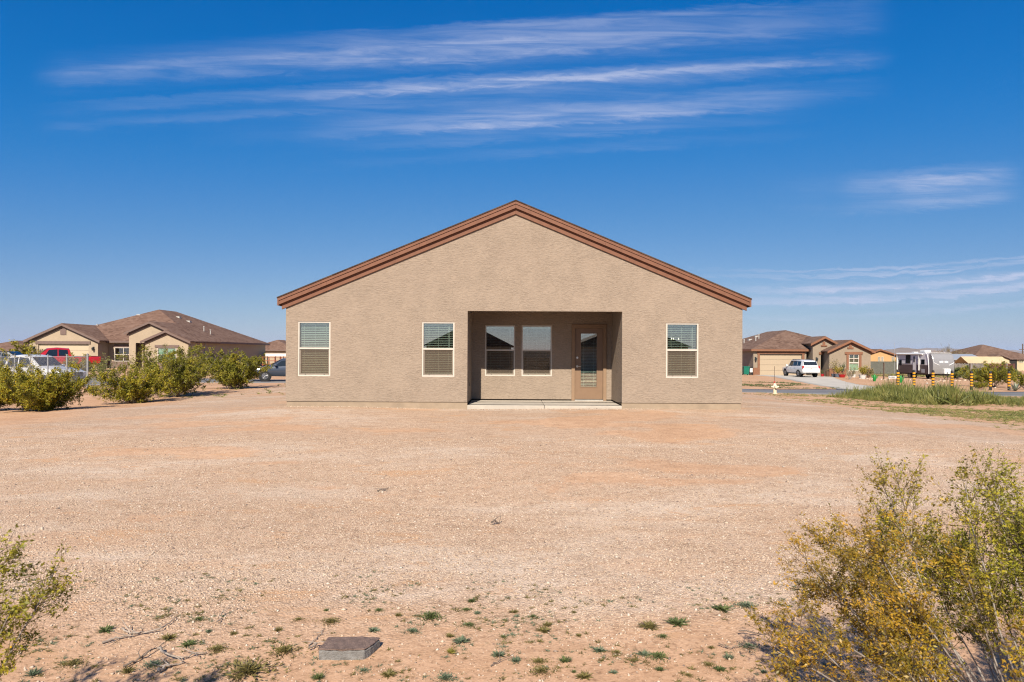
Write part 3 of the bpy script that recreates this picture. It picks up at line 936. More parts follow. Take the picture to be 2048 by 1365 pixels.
# --- right neighbour
gz = -.14
RH = thing('house', 'tan stucco house with two small gables behind the white parked vehicle', 'house', (30, 69, gz), 'neighbouring houses')
Rw, Rt, Rr = 'right_stucco', 'brown_trim', 'right_shingle'
RZE = 2.50
bm_ = MB()
RG = (25.05, 29.3, gz - .05, 2.03)
w0 = wall_mb(24.4, 29.75, gz - .2, lambda x: RZE - .1, 69.0, .2, [RG])
w0.box(24.4, 24.6, 69.2, 85, gz - .2, RZE - .1)
w0.box(35.0, 35.2, 69.2, 85, gz - .2, RZE - .1)
w0.box(24.4, 35.2, 85, 85.2, gz - .2, RZE - .1)
w0.box(29.75, 35.0, 71.2, 71.4, gz - .2, RZE - .1)
w0.build('wall', Rw, RH)
hip_roof(RH, 24.5, 35.1, 69.1, 85, RZE, .372, Rr, 'brown_trim')
garage_door(RH, RG[0], RG[1], RG[2], RG[3], 69.0, 'tan_door_right')
MB().box(24.75, 29.6, 68.93, 69.02, 2.03, 2.36).build('door_header', Rt, RH)
for a in (24.82, 29.32):
    MB().box(a, a + .22, 68.94, 69.02, gz - .1, 2.03).build('door_casing', Rt, RH)
MB().box(24.37, 25.02, 68.92, 69.02, gz - .2, .62).build('stone_base', 'brown_trim', RH)
wall_lamp(RH, 24.6, 69.0, 1.45)
wall_lamp(RH, 30.4, 68.2, 1.45)
roof_vents(RH, [(26.6, 74.5, 3.45, 1), (27.3, 75.5, 3.75, 1), (27.0, 77.5, 3.6, 0), (28.1, 78.5, 4.0, 0), (26.0, 76.5, 3.25, 1)])
# entry gable
gable_front(RH, 30.05, 32.25, 68.2, 3.10, 3.84, gz - .2, Rw, Rt, Rr, 75, [(30.85, 32.22, gz - .1, 1.98)], wallback=3.6)
MB().box(30.65, 32.3, 68.1, 68.22, 2.0, 2.22).build('porch_header', Rt, RH)
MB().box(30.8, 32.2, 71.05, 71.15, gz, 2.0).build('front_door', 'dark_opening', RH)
def niche(x, z, yf):
    MB().box(x - .13, x + .13, yf - .05, yf + .02, z + .12, z + .46).build('gable_niche', Rt, RH)
    MB().box(x - .30, x + .30, yf - .08, yf + .02, z, z + .14).build('gable_sill', Rt, RH)
niche(31.15, 2.80, 68.2)
# right-hand gable
RW2 = (33.05, 34.05, .38, 2.02)
gable_front(RH, 31.15, 35.2, 67.0, 2.36, 3.46, gz - .2, Rw, Rt, Rr, 76, [RW2], wallback=4.2)
niche(33.2, 2.58, 67.0)
MB().box(32.65, 34.4, 66.92, 67.02, 2.02, 2.26).build('window_header', Rt, RH)
for a in (32.82, 34.06):
    MB().box(a, a + .22, 66.94, 67.02, .5, 2.02).build('window_casing', Rt, RH)
small_window(RH, RW2[0], RW2[1], 1.2, RW2[3], 67.0, (2, 2), lite='interior')
small_window(RH, RW2[0], RW2[1], RW2[2], 1.2, 67.0, (1, 1), lite='slat')
MB().box(33.98 + .34, 35.23, 66.92, 67.02, gz - .2, .62).build('stone_base', 'brown_trim', RH)
MB().box(31.12, 32.80, 66.92, 67.02, gz - .2, .62).build('stone_base', 'brown_trim', RH)

place(RH, (36.0, 82.8, -.58), 0, 1.2)

# --- smaller houses further off
def far_house(label, x0, x1, y0, y1, z0, ze, slope, wmat, rmat, wins=(), axis='hip', group='houses further off'):
    t = thing('house', label, 'house', ((x0 + x1) / 2, y0, z0), group)
    if axis == 'hip':
        mb = MB().box(x0, x1, y0, y1, z0 - .3, ze - .1)
        mb.build('wall', wmat, t)
        hip_roof(t, x0, x1, y0, y1, ze, slope, rmat, 'mauve_trim')
    else:
        xc = (x0 + x1) / 2
        zp = ze + slope * (x1 - x0) / 2
        gable_front(t, x0, x1, y0, ze, zp, z0 - .3, wmat, 'brown_trim', rmat, y1, (), wallback=y1 - y0 - .3)
    for (a, b, c, d) in wins:
        small_window(t, a, b, c, d, y0 - .06, (2, 1), lite='slat')
    return t
# peach gabled house behind the right neighbour
Yp = 112.0
far_house('peach stucco gabled house behind the right-hand tan house', PX(1722, Yp), PX(1797, Yp), Yp, Yp + 14, -.6, PZ(1797, 712, Yp), .36, 'peach_stucco',
          'right_shingle', [(PX(1755.5, Yp), PX(1760, Yp), PZ(1757, 724, Yp), PZ(1757, 714, Yp)), (PX(1762, Yp), PX(1766.5, Yp), PZ(1764, 724, Yp), PZ(1764, 714, Yp)),
                            (PX(1783, Yp), PX(1787.5, Yp), PZ(1785, 724, Yp), PZ(1785, 714, Yp))], 'gable')
Yq = 125.0
fh = far_house('brown-roofed cream house at the far right beyond the wooden fence', PX(1946, Yq), PX(2078, Yq), Yq, Yq + 13, -1.0, PZ(1990, 717, Yq), .40, 'cream_stucco', 'right_shingle',
               [(PX(2037, Yq), PX(2046, Yq), PZ(2040, 726, Yq), PZ(2040, 720, Yq))])
gable_front(fh, PX(1972, Yq), PX(2009, Yq), Yq - 1.2, PZ(1990, 717, Yq), PZ(1990, 708.5, Yq), -1.2, 'cream_stucco', 'mauve_trim', 'right_shingle', Yq + 6, (), wallback=1.2)
MB().box(PX(2011, Yq), PX(2033, Yq), Yq - .1, Yq + .02, -.9, PZ(2020, 719, Yq)).build('patio_shade_panel', 'dark_opening', fh)  # near-black panel on the solid wall stands in for the patio's shade
Yl = 104.0
far_house('brown-roofed house at the far left beyond the white pickup', PX(-70, Yl), PX(48, Yl), Yl, Yl + 14, .1, PZ(20, 700, Yl), .30, 'cream_stucco', 'left_shingle')
Ym = 118.0
far_house('small brown-roofed house just left of the main house corner', PX(492, Ym), PX(586, Ym), Ym, Ym + 12, .0, PZ(560, 700, Ym), .40, 'left_stucco', 'left_shingle', axis='hip')
# --- white roofed shed, tarp shelter and carport
Ys = 108.0
sh = thing('shed', 'long white shed with grey metal roof behind the wooden fence', 'shed', (PX(1925, Ys), Ys, -.95))
xa, xb = PX(1869, Ys), PX(1966, Ys)
za, zb = PZ(1920, 719, Ys), PZ(1920, 708.5, Ys)
MB().box(xa + .2, xb - .2, Ys, Ys + 5, -1.2, za - .05).build('wall', 'white_paint', sh)
MB().prism([(Ys - .4, za), (Ys + 2.6, zb), (Ys + 5.4, za), (Ys + 5.4, za - .1), (Ys + 2.6, zb - .1), (Ys - .4, za - .1)], 'x', xa, xb).build('roof', 'roof_metal', sh)
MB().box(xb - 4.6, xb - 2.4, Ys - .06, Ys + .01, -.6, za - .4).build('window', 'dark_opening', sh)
Yt = 98.0
tp = thing('tarp_shelter', 'tan canvas shelter with peaked top behind the wooden fence', 'shelter', (PX(1970, Yt), Yt, -.9))
xa, xb = PX(1921, Yt), PX(2004, Yt)
zt_, zl_ = PZ(1960, 713.5, Yt), PZ(1960, 727, Yt)
MB().prism([(Yt - 1.7, zl_), (Yt, zt_), (Yt + 1.7, zl_), (Yt + 1.7, zl_ - .05), (Yt, zt_ - .06), (Yt - 1.7, zl_ - .05)], 'x', xa, xb).build('canopy', 'tarp', tp)
MB().prism([(Yt - 1.7, zl_ - .25), (Yt - 1.7, zl_ + .02), (Yt - 1.66, zl_ + .02), (Yt - 1.66, zl_ - .25)], 'x', xa, xb).build('valance', 'tarp', tp)
for x in (xa + .05, (xa + xb) / 2, xb - .05):
    for y in (-1.65, 1.65):
        MB().cyl((x, Yt + y, -1.0), (x, Yt + y, zl_), .04, n=6).build('post', 'white_paint', tp)
Yc = 84.0
cp = thing('carport', 'flat white carport roof just left of the main house', 'carport', (PX(556, Yc), Yc, 0))
MB().box(PX(531, Yc), PX(596, Yc), Yc, Yc + 5, PZ(550, 713, Yc), PZ(550, 708, Yc)).build('roof', 'white_paint', cp)
for px in (534, 550, 566, 590):
    for dy in (.2, 4.8):
        MB().cyl((PX(px, Yc), Yc + dy, -.1), (PX(px, Yc), Yc + dy, PZ(550, 713, Yc)), .06, n=6).build('post', 'lamp_black', cp)
# --- red pipe fence
plain('red_steel', (.30, .075, .035), .6, var=.2)
Yr = 60.0
fr = thing('pipe_fence', 'rusty red pipe fence behind the parked grey car', 'fence', (PX(548, Yr), Yr, .1))
zt_, zb_ = PZ(550, 714, Yr), PZ(550, 731, Yr)
zr = tz(-21, 60.)
for px in np.arange(526, 590, 12.0):
    MB().cyl((PX(px, Yr), Yr, zr - .1), (PX(px, Yr), Yr, zt_), .045, n=8).build('post', 'red_steel', fr)
for k in range(4):
    zz = zt_ - .03 - k * .33
    MB().cyl((PX(524, Yr), Yr - .05, zz), (PX(592, Yr), Yr - .05, zz), .03, n=6).build('rail', 'red_steel', fr)

# --- houses behind the camera, only seen mirrored in the window panes
def back_house(label, xc, y, w, d, zp, ze):
    t = thing('house', label, 'house', (xc, y, 0), 'houses reflected in the panes')
    MB().box(xc - w / 2 + .4, xc + w / 2 - .4, y - d, y, -.3, ze).build('wall', 'left_stucco', t)
    MB().prism([(xc - w / 2, ze - .1), (xc, zp), (xc + w / 2, ze - .1)], 'y', y - d - .4, y + .4).build('roof', 'dark_shingle', t)
back_house('gabled house mirrored in the left patio window', -4.2, -30, 9.0, 13, 4.9, 2.75)
back_house('gabled house mirrored in the patio door glass', 12.0, -32, 12.0, 13, 5.0, 2.75)

# ------------------------------------------------------------------ vehicles
def paint(name, col, metal=0.0, rough=.25):
    m, g = material(name)
    no = g.n('ShaderNodeTexNoise', Vector=objco(g), Scale=1.5, Detail=3.0)
    col = tuple(x * .78 for x in col)
    c = g.ramp(no, [(.3, tuple(x * .92 for x in col)), (.7, col)])
    finish(g, g.n('ShaderNodeBsdfPrincipled', Base__Color=c, Roughness=rough, Metallic=metal, Coat__Weight=.6, Coat__Roughness=.08))
paint('white_car', (.66, .66, .66))
paint('red_car', (.46, .012, .014))
paint('grey_car', (.075, .09, .125), .4, .3)
paint('navy_car', (.010, .02, .045))
plain('tyre', (.018, .018, .018), .85)
plain('rim', (.30, .30, .31), .35, metal=.8)
plain('dark_rim', (.06, .06, .065), .4, metal=.5)
plain('trim_black', (.02, .02, .022), .5)
plain('tail_red', (.42, .012, .015), .2)
plain('lamp_clear', (.72, .74, .76), .12)
m, g = material('car_glass')
finish(g, g.n('ShaderNodeBsdfPrincipled', Base__Color=(.010, .014, .018), Roughness=.05, Specular__IOR__Level=.8))
plain('plate_white', (.75, .70, .70), .5)

class Car:
    """lofted body; stations are (x, z_bottom, z_belt, z_top, half_width, half_roof), front of the car at +x"""
    def __init__(s, name, label, cat, st, body, group=None):
        s.t = thing(name, label, cat, (0, 0, 0), group)
        s.st = sorted(st)
        s.xs = np.array([q[0] for q in s.st])
        s.q = np.array([q[1:] for q in s.st])
        vs, fs = [], []
        for q in s.st:
            half = s.sec(q[0])
            ring = half + [(x, -y, z) for x, y, z in half[::-1]]
            vs += ring
        k = len(half) * 2
        for i in range(len(s.st) - 1):
            fs += [(i * k + j, i * k + (j + 1) % k, (i + 1) * k + (j + 1) % k, (i + 1) * k + j) for j in range(k)]
        fs += [tuple(range(k)), tuple(range((len(s.st) - 1) * k, len(s.st) * k))[::-1]]
        s.body = MB().add(vs, fs)
        s.body = s.body.build('body', body, s.t, wloc=(0, 0, 0), smooth=38)
        s.bm = body
    def at(s, x):
        return [np.interp(x, s.xs, s.q[:, i]) for i in range(5)]
    def sec(s, x):
        zb, zl, zt, w, wr = s.at(x)
        return [(x, w * .86, zb), (x, w * .985, zb + .13), (x, w, zb + (zl - zb) * .55), (x, w * .985, zl - .07), (x, w * .945, zl),
                (x, wr, max(zt - .05, zl + .005)), (x, wr * .8, max(zt, zl + .01))]
    def side(s, xs, lo=.1, hi=.9, mat='car_glass', name='side_window', slant=(0, 0), ya=1.0):
        for sg in (1, -1):
            P = []
            for (x, h, dxs) in ((xs[0], lo, 0), (xs[1], lo, 0), (xs[1] + slant[1], hi, 0), (xs[0] + slant[0], hi, 0)):
                q = s.sec(x)
                a, b = Vector(q[4]), Vector(q[5])
                p = a.lerp(b, h)
                P.append((x, (p.y + .014) * sg, p.z))
            mb = MB()
            R = [(p[0], p[1] - .03 * sg, p[2]) for p in P]
            mb.add(P + R, [(0, 1, 2, 3), (4, 7, 6, 5), (0, 4, 5, 1), (1, 5, 6, 2), (2, 6, 7, 3), (3, 7, 4, 0)])
            mb.build(name, mat, s.t)
    def screen(s, x0, x1, name='windscreen', lo=.06, hi=.94, k=.9):
        P = []
        for x, f in ((x0, lo), (x1, hi)):
            pass
        a, b = s.sec(x0)[6], s.sec(x1)[6]
        wa, wb = s.sec(x0)[5][1] * k, s.sec(x1)[5][1] * k
        pa = Vector((a[0], 0, a[2])).lerp(Vector((b[0], 0, b[2])), lo)
        pb = Vector((a[0], 0, a[2])).lerp(Vector((b[0], 0, b[2])), hi)
        d = (pb - pa).normalized()
        nrm = Vector((-d.z, 0, d.x))
        if nrm.z < 0:
            nrm = -nrm
        pa, pb = pa + nrm * .012, pb + nrm * .012
        P = [(pa.x, wa, pa.z), (pa.x, -wa, pa.z), (pb.x, -wb, pb.z), (pb.x, wb, pb.z)]
        R = [(p[0] - nrm.x * .03, p[1], p[2] - nrm.z * .03) for p in P]
        MB().add(P + R, [(0, 1, 2, 3), (4, 7, 6, 5), (0, 4, 5, 1), (1, 5, 6, 2), (2, 6, 7, 3), (3, 7, 4, 0)]).build(name, 'car_glass', s.t)
    def wheels(s, xs, r, wd=.24, rim='rim', inset=.03):
        for x in xs:
            w = s.at(x)[3]
            for sg in (1, -1):
                yo = (w - inset + .02) * sg
                MB().cyl((x, yo - .05 * sg, r + .02), (x, yo + .004 * sg, r + .02), r * 1.2, n=22).build('wheel_arch', 'trim_black', s.t)
                yt = (w + .012) * sg
                wh = MB().cyl((x, yt - wd * sg, r), (x, yt, r), r, n=24).build('wheel', 'tyre', s.t, smooth=50)
                rm = MB().cyl((x, yt - .02 * sg, r), (x, yt + .008 * sg, r), r * .62, n=20)
                rm.build('rim', rim, wh)
                hb = MB()
                for k in range(5):
                    a = k * 2 * pi / 5 + .3
                    hb.cyl((x, yt + .012 * sg, r), (x + r * .6 * cos(a), yt + .010 * sg, r + r * .6 * sin(a)), .03, n=6)
                hb.cyl((x, yt, r), (x, yt + .03 * sg, r), r * .16, n=10)
                hb.build('spokes', rim, wh)
    def box(s, name, mat, x0, x1, y0, y1, z0, z1, both=False, bevel=.012):
        for sg in ((1, -1) if both else (1,)):
            ya, yb = sorted((y0 * sg, y1 * sg))
            MB().box(x0, x1, ya, yb, z0, z1).build(name, mat, s.t, bevel=bevel)

# white large SUV on the right-hand driveway, tail towards the camera
c = Car('parked_suv', 'white parked sport utility vehicle seen from behind on the driveway', 'suv',
        [(-2.62, .55, .95, 1.02, .93, .80), (-2.58, .42, 1.18, 1.24, .99, .84), (-2.50, .40, 1.20, 1.26, 1.0, .84), (-2.22, .40, 1.20, 1.80, 1.0, .76),
         (-1.9, .36, 1.20, 1.88, 1.0, .78), (-.4, .34, 1.17, 1.93, 1.0, .80), (.45, .34, 1.14, 1.90, 1.0, .78), (1.25, .36, 1.10, 1.24, 1.0, .84),
         (2.2, .40, 1.04, 1.12, .98, .82), (2.5, .42, .95, 1.02, .92, .76), (2.62, .5, .8, .85, .82, .65)], 'white_car')
c.side((-2.05, -1.25), .08, .86, slant=(.06, 0)); c.side((-1.17, -.28), .08, .88); c.side((-.2, .80), .08, .88, slant=(0, -.35))
c.screen(.55, 1.22); c.screen(-2.50, -2.20, 'rear_window', .10, .92, .92)
c.wheels((-1.62, 1.58), .41)
c.box('bumper', 'white_car', -2.72, -2.5, -.95, .95, .48, .78, bevel=.05)
c.box('bumper_insert', 'trim_black', -2.725, -2.6, -.62, .62, .40, .50)
c.box('tail_light', 'tail_red', -2.61, -2.40, .80, .985, .88, 1.24, True, bevel=.02)
c.box('chrome_strip', 'vent_metal', -2.632, -2.58, -.70, .70, 1.075, 1.115)
c.box('licence_plate', 'plate_white', -2.645, -2.60, -.16, .16, .88, 1.02)
c.box('plate_mark', 'tail_red', -2.65, -2.64, -.11, .11, .93, .965)
c.box('roof_rail', 'trim_black', -1.7, .2, .70, .74, 1.92, 1.965, True)
c.box('side_mirror', 'white_car', .86, 1.02, .98, 1.20, 1.14, 1.34, True, bevel=.03)
c.box('door_handle', 'vent_metal', -.95, -.75, 1.0, 1.025, 1.02, 1.05, True)
c.box('door_handle', 'vent_metal', .0, .2, 1.0, 1.025, 1.02, 1.05, True)
c.box('running_board', 'trim_black', -1.1, 1.0, .86, .99, .33, .40, True)
Yv = 77.5
xv = PX(1600, Yv)
place(c.t, (xv, Yv, tz(xv, Yv) + .05), radians(90 + 3), 1.0)

# red pickup in front of the left garage
def pickup(label, body, rimmat):
    c = Car('pickup_truck', label, 'pickup',
            [(-2.93, .62, 1.14, 1.16, .96, .88), (-2.85, .50, 1.18, 1.20, .99, .90), (-.95, .46, 1.18, 1.20, 1.0, .90), (-.90, .46, 1.18, 1.30, 1.0, .86),
             (-.72, .46, 1.18, 1.86, 1.0, .78), (.1, .46, 1.17, 1.93, 1.0, .80), (.75, .46, 1.15, 1.86, 1.0, .78), (1.45, .46, 1.12, 1.24, 1.0, .86),
             (2.5, .48, 1.06, 1.13, .99, .86), (2.8, .52, .96, 1.02, .95, .8), (2.92, .6, .9, .94, .88, .7)], body)
    c.side((-.66, .02), .10, .86, slant=(.05, 0)); c.side((.10, 1.0), .10, .86, slant=(0, -.32))
    c.screen(.80, 1.42); c.screen(-.90, -.73, 'rear_window', .1, .9, .86)
    c.wheels((-1.85, 1.85), .40, rim=rimmat)
    c.box('bed_liner', 'trim_black', -2.75, -1.02, -.82, .82, 1.19, 1.215)
    c.box('bed_cap', 'trim_black', -2.85, -.98, .86, .95, 1.20, 1.225, True)
    c.box('tailgate', body, -2.99, -2.9, -.82, .82, .70, 1.17, bevel=.03)
    c.box('bumper', 'rim', -3.05, -2.85, -.92, .92, .50, .66, bevel=.04)
    c.box('bumper', 'rim', 2.82, 3.02, -.90, .90, .50, .68, bevel=.04)
    c.box('grille', 'trim_black', 2.84, 2.965, -.60, .60, .70, .93, bevel=.02)
    c.box('headlight', 'lamp_clear', 2.70, 2.93, .62, .93, .74, .95, True, bevel=.03)
    c.box('tail_light', 'tail_red', -2.97, -2.84, .84, .985, .78, 1.14, True, bevel=.02)
    c.box('side_mirror', body, 1.02, 1.18, .98, 1.22, 1.14, 1.36, True, bevel=.03)
    c.box('door_handle', 'trim_black', -.55, -.38, 1.0, 1.025, 1.02, 1.05, True)
    c.box('door_handle', 'trim_black', .25, .42, 1.0, 1.025, 1.02, 1.05, True)
    return c
c = pickup('red crew-cab pickup parked before the beige garage door', 'red_car', 'rim')
Yv = 58.5
xv = PX(116, Yv)
place(c.t, (xv, Yv, tz(xv, Yv) + .05), radians(180 + 38), 1.03)
c = pickup('white pickup parked behind the chain-link fence', 'white_car', 'dark_rim')
c.box('hood_scoop', 'trim_black', 2.0, 2.35, -.28, .28, 1.125, 1.16)
Yv = 39.0
xv = PX(62, Yv)
place(c.t, (xv, Yv, tz(xv, Yv) + .0), radians(-10), .98)
# dark blue car, only its roof shows above the white pickup
c = Car('parked_car', 'dark blue car, mostly hidden behind the white pickup', 'car',
        [(-2.3, .5, .9, .95, .82, .7), (-2.2, .4, 1.0, 1.05, .9, .76), (-1.6, .36, 1.02, 1.35, .92, .70), (-.9, .34, 1.02, 1.62, .92, .66),
         (.2, .34, 1.0, 1.64, .92, .66), (1.0, .36, .98, 1.08, .92, .74), (2.0, .4, .88, .95, .88, .72), (2.3, .5, .72, .78, .78, .6)], 'navy_car')
c.side((-1.3, -.3), .1, .88); c.side((-.2, .75), .1, .88, slant=(0, -.4)); c.screen(.25, .97); c.screen(-1.6, -.95, 'rear_window')
c.wheels((-1.4, 1.4), .34)
Yv = 53.0
xv = PX(22, Yv)
place(c.t, (xv, Yv, tz(xv, Yv) + .02), radians(8), 1.05)
# grey sedan on the road, its tail hidden by the main house
c = Car('parked_car', 'silver grey sedan parked on the road beside the main house', 'car',
        [(-2.35, .5, .90, .94, .82, .7), (-2.25, .40, .98, 1.02, .88, .74), (-1.75, .34, .98, 1.05, .91, .74), (-.95, .30, .98, 1.40, .92, .62),
         (-.2, .30, .96, 1.47, .92, .63), (.35, .30, .94, 1.43, .92, .62), (1.15, .32, .92, 1.0, .92, .74), (1.9, .34, .80, .86, .90, .72), (2.25, .38, .66, .72, .82, .6), (2.35, .45, .6, .64, .7, .5)], 'grey_car')
c.side((-1.25, -.35), .08, .88, slant=(.25, 0)); c.side((-.27, .85), .08, .88, slant=(0, -.42)); c.screen(.40, 1.12); c.screen(-1.7, -1.0, 'rear_window')
c.wheels((-1.45, 1.42), .33)
c.box('headlight', 'lamp_clear', 2.05, 2.28, .50, .82, .60, .74, True, bevel=.03)
c.box('tail_light', 'tail_red', -2.34, -2.2, .55, .86, .78, .92, True, bevel=.03)
c.box('side_mirror', 'grey_car', .72, .86, .92, 1.10, .96, 1.08, True, bevel=.03)
c.box('door_handle', 'grey_car', -.32, -.12, .925, .945, .82, .85, True)
c.box('bumper', 'trim_black', 2.1, 2.36, -.7, .7, .34, .46, bevel=.03)
Yv = 44.2
xv = PX(577, Yv)
place(c.t, (xv, Yv, tz(xv, Yv) + .035), radians(180 + 20), 1.0)

# ------------------------------------------------------------------ travel trailer
plain('rv_white', (.84, .84, .86), .35, var=.04)
plain('rv_grey', (.40, .40, .43), .35, var=.06)
plain('rv_brown', (.115, .085, .085), .4, var=.12)
plain('rv_silver', (.38, .37, .37), .32, metal=.35, var=.05)
rv = thing('travel_trailer', 'white, brown and silver travel trailer parked behind the striped bollards', 'trailer')
Lr_, Wr_, z0_, z1_ = 6.2, 1.22, .62, 2.95
def rv_x(z):      # front outline: bulging nose
    k = (z - z0_) / (z1_ - z0_)
    return Lr_ / 2 + .75 * sqrt(max(0.0, 1 - (abs(k - .40) / (.62 if k > .4 else .75)) ** 2.2))
zz = [z0_, z0_ + .25, z0_ + .55, z0_ + .85, z0_ + 1.1, z0_ + 1.4, z0_ + 1.7, z0_ + 1.95, z0_ + 2.15, z1_]
mb = MB().box(-Lr_ / 2, Lr_ / 2, -Wr_, Wr_, z0_ + .95, z1_)
mb.build('body', 'rv_white', rv, bevel=.05)
MB().prism([(-Lr_ / 2 + .25, z0_), (Lr_ / 2, z0_), (Lr_ / 2, z0_ + .948), (-Lr_ / 2 - .004, z0_ + .948), (-Lr_ / 2 - .004, z0_ + .5)], 'y', -Wr_ - .004, Wr_ + .004).build('lower_body', 'rv_brown', rv)
nose = [(Lr_ / 2, z0_)] + [(rv_x(z), z) for z in zz] + [(Lr_ / 2, z1_)]
MB().prism(nose, 'y', -Wr_, Wr_).build('nose_cap', 'rv_silver', rv, bevel=.06)
arc = []
for sg in (-1, 1):
    a_ = MB()
    pts = [(Lr_ / 2 - .55 + .55 * sqrt(max(0, 1 - ((z - z0_) / (z1_ - z0_) - .1) ** 2 / .85)), z) for z in zz]
    for (xa, za), (xb, zb) in zip(pts, pts[1:]):
        a_.cyl((xa, sg * (Wr_ + .01), za), (xb, sg * (Wr_ + .01), zb), .04, n=5)
    a_.build('nose_trim', 'rv_white', rv)
MB().box(-Lr_ / 2 - .02, Lr_ / 2 + .3, -Wr_ + .05, Wr_ - .05, z1_ - .005, z1_ + .05).build('roof', 'rv_white', rv, bevel=.02)
MB().box(.1, 1.1, -.38, .38, z1_ + .05, z1_ + .34).build('air_conditioner', 'white_paint', rv, bevel=.09)
MB().box(-1.6, -1.1, -.25, .25, z1_ + .05, z1_ + .16).build('roof_vent', 'white_paint', rv, bevel=.03)
ys = -Wr_
def rv_panel(name, mat, xa, xb, za, zb, d=.02):
    return MB().box(xa, xb, ys - d, ys + .01, z0_ + za, z0_ + zb).build(name, mat, rv, bevel=.006)
rv_panel('window', 'car_glass', -2.45, -1.95, .90, 1.50, .03)
rv_panel('window', 'car_glass', -1.15, -.25, 1.15, 2.12, .03)
rv_panel('window', 'car_glass', 1.75, 2.35, 1.05, 1.62, .03)
rv_panel('side_stripe', 'rv_grey', -2.93, 2.4, 1.52, 1.60, .006)
rv_panel('side_stripe', 'rv_grey', -2.93, 2.3, 1.02, 1.12, .006)
dr = rv_panel('door', 'rv_white', .22, .88, .06, 2.02, .035)
MB().box(.36, .60, ys - .05, ys - .03, z0_ + 1.3, z0_ + 1.95).build('door_window', 'car_glass', dr)
rv_panel('hatch', 'rv_grey', 1.75, 2.35, .10, .52, .012)
rv_panel('hatch', 'rv_brown', -1.9, -.4, .30, .62, .012)
MB().cyl((-2.85, ys - .09, z1_ - .12), (2.05, ys - .09, z1_ - .12), .075, n=10).build('awning_roll', 'white_paint', rv)
for x in (-2.75, 1.42):
    MB().box(x - .05, x + .05, ys - .14, ys - .03, z0_ + .35, z1_ - .1).build('awning_arm', 'white_paint', rv)
MB().box(rv_x(z0_ + .3) - .25, rv_x(z0_ + .3) + .30, -.1, .62, z0_ + .02, z0_ + .62).build('propane_cover', 'white_paint', rv, bevel=.05)
# brand lettering on the nose, too small to read: a row of raised pale characters
lt = MB()
for i, w in enumerate((.16, .10, .13, .05, .13, .12, .13)):
    y = -.42 + i * .145
    zc = z0_ + 1.36
    lt.box(rv_x(zc) - .03, rv_x(zc) + .018, y - w / 2, y + w / 2 - .02, zc - .09, zc + (.11 if i % 3 else .08))
o = lt.build('lettering', 'rv_white', rv)
for sg in (-1, 1):
    sw = MB()
    P = [(rv_x(z0_ + .95 + .35 * k) + .01, sg * (.55 + .62 * k), z0_ + .98 + .30 * k) for k in (0, .35, .7, 1)]
    for a, b in zip(P, P[1:]):
        sw.cyl(a, b, .035, n=5)
    sw.build('nose_swoosh', 'rv_white', rv)
MB().box(-Lr_ / 2 + .1, Lr_ / 2 + .2, -.95, .95, z0_ - .16, z0_ - .005).build('chassis', 'trim_black', rv)
tg = MB()
tg.cyl((Lr_ / 2 + .1, .8, z0_ - .1), (Lr_ / 2 + 1.5, 0, z0_ - .12), .05, n=6)
tg.cyl((Lr_ / 2 + .1, -.8, z0_ - .1), (Lr_ / 2 + 1.5, 0, z0_ - .12), .05, n=6)
tg.cyl((Lr_ / 2 + 1.3, 0, .02), (Lr_ / 2 + 1.3, 0, z0_ + .25), .04, n=8)
tg.build('tow_hitch', 'trim_black', rv)
for x in (-.55, .25):
    for sg in (-1, 1):
        wh = MB().cyl((x, sg * 1.0, .34), (x, sg * 1.17, .34), .34, n=20).build('wheel', 'tyre', rv, smooth=50)
        MB().cyl((x, sg * 1.16, .34), (x, sg * 1.185, .34), .2, n=14).build('rim', 'rim', wh)
for x in (-2.5, 2.6):
    for sg in (-1, 1):
        j = MB()
        for a, b in (((-.25, .32), (0, .54)), ((0, .54), (.25, .32)), ((-.25, .30), (0, .06)), ((0, .06), (.25, .30))):
            j.cyl((x + a[0], sg * .95, a[1]), (x + b[0], sg * .95, b[1]), .022, n=5)
        j.build('stabiliser_jack', 'trim_black', rv)
Yv = 80.0
xv = PX(1844, Yv)
place(rv, (xv, Yv, tz(xv, Yv)), radians(-88), 1.0)

# ------------------------------------------------------------------ fences, bollards, hydrant, small things
plain('galvanised', (.46, .47, .48), .45, metal=.6, var=.1)
plain('wood_grey', (.20, .175, .16), .9, var=.35, scale=2.5)
plain('wood_red', (.115, .045, .035), .9, var=.3, scale=2.5)
plain('fence_post', (.42, .40, .38), .8, var=.15)
plain('yellow_band', (.80, .36, .012), .55, var=.08)
plain('black_band', (.022, .022, .026), .6)
plain('hydrant_paint', (.72, .62, .45), .5, var=.08)
plain('red_paint', (.40, .03, .025), .5)
plain('bin_green', (.004, .16, .105), .5, var=.06)
plain('pot_red', (.40, .015, .02), .35)
plain('pot_white', (.66, .64, .60), .6)
plain('pot_blue', (.14, .17, .22), .6)
plain('pot_brown', (.12, .06, .035), .7)
plain('pole_wood', (.13, .085, .06), .9, var=.2)
plain('sign_white', (.72, .72, .70), .5)
plain('sign_ink', (.04, .04, .045), .6)
plain('block', (.215, .205, .195), .95, var=.22, scale=26, bump=.8, bscale=110)
plain('block_top', (.18, .122, .10), .95, var=.30, scale=30, bump=.8, bscale=110)
plain('dead_wood', (.34, .28, .23), .9, var=.3, scale=14, bump=.4, bscale=80)
plain('dead_wood_dark', (.19, .145, .115), .9, var=.3, scale=14)
plain('rock', (.46, .36, .29), .9, var=.25, scale=5)

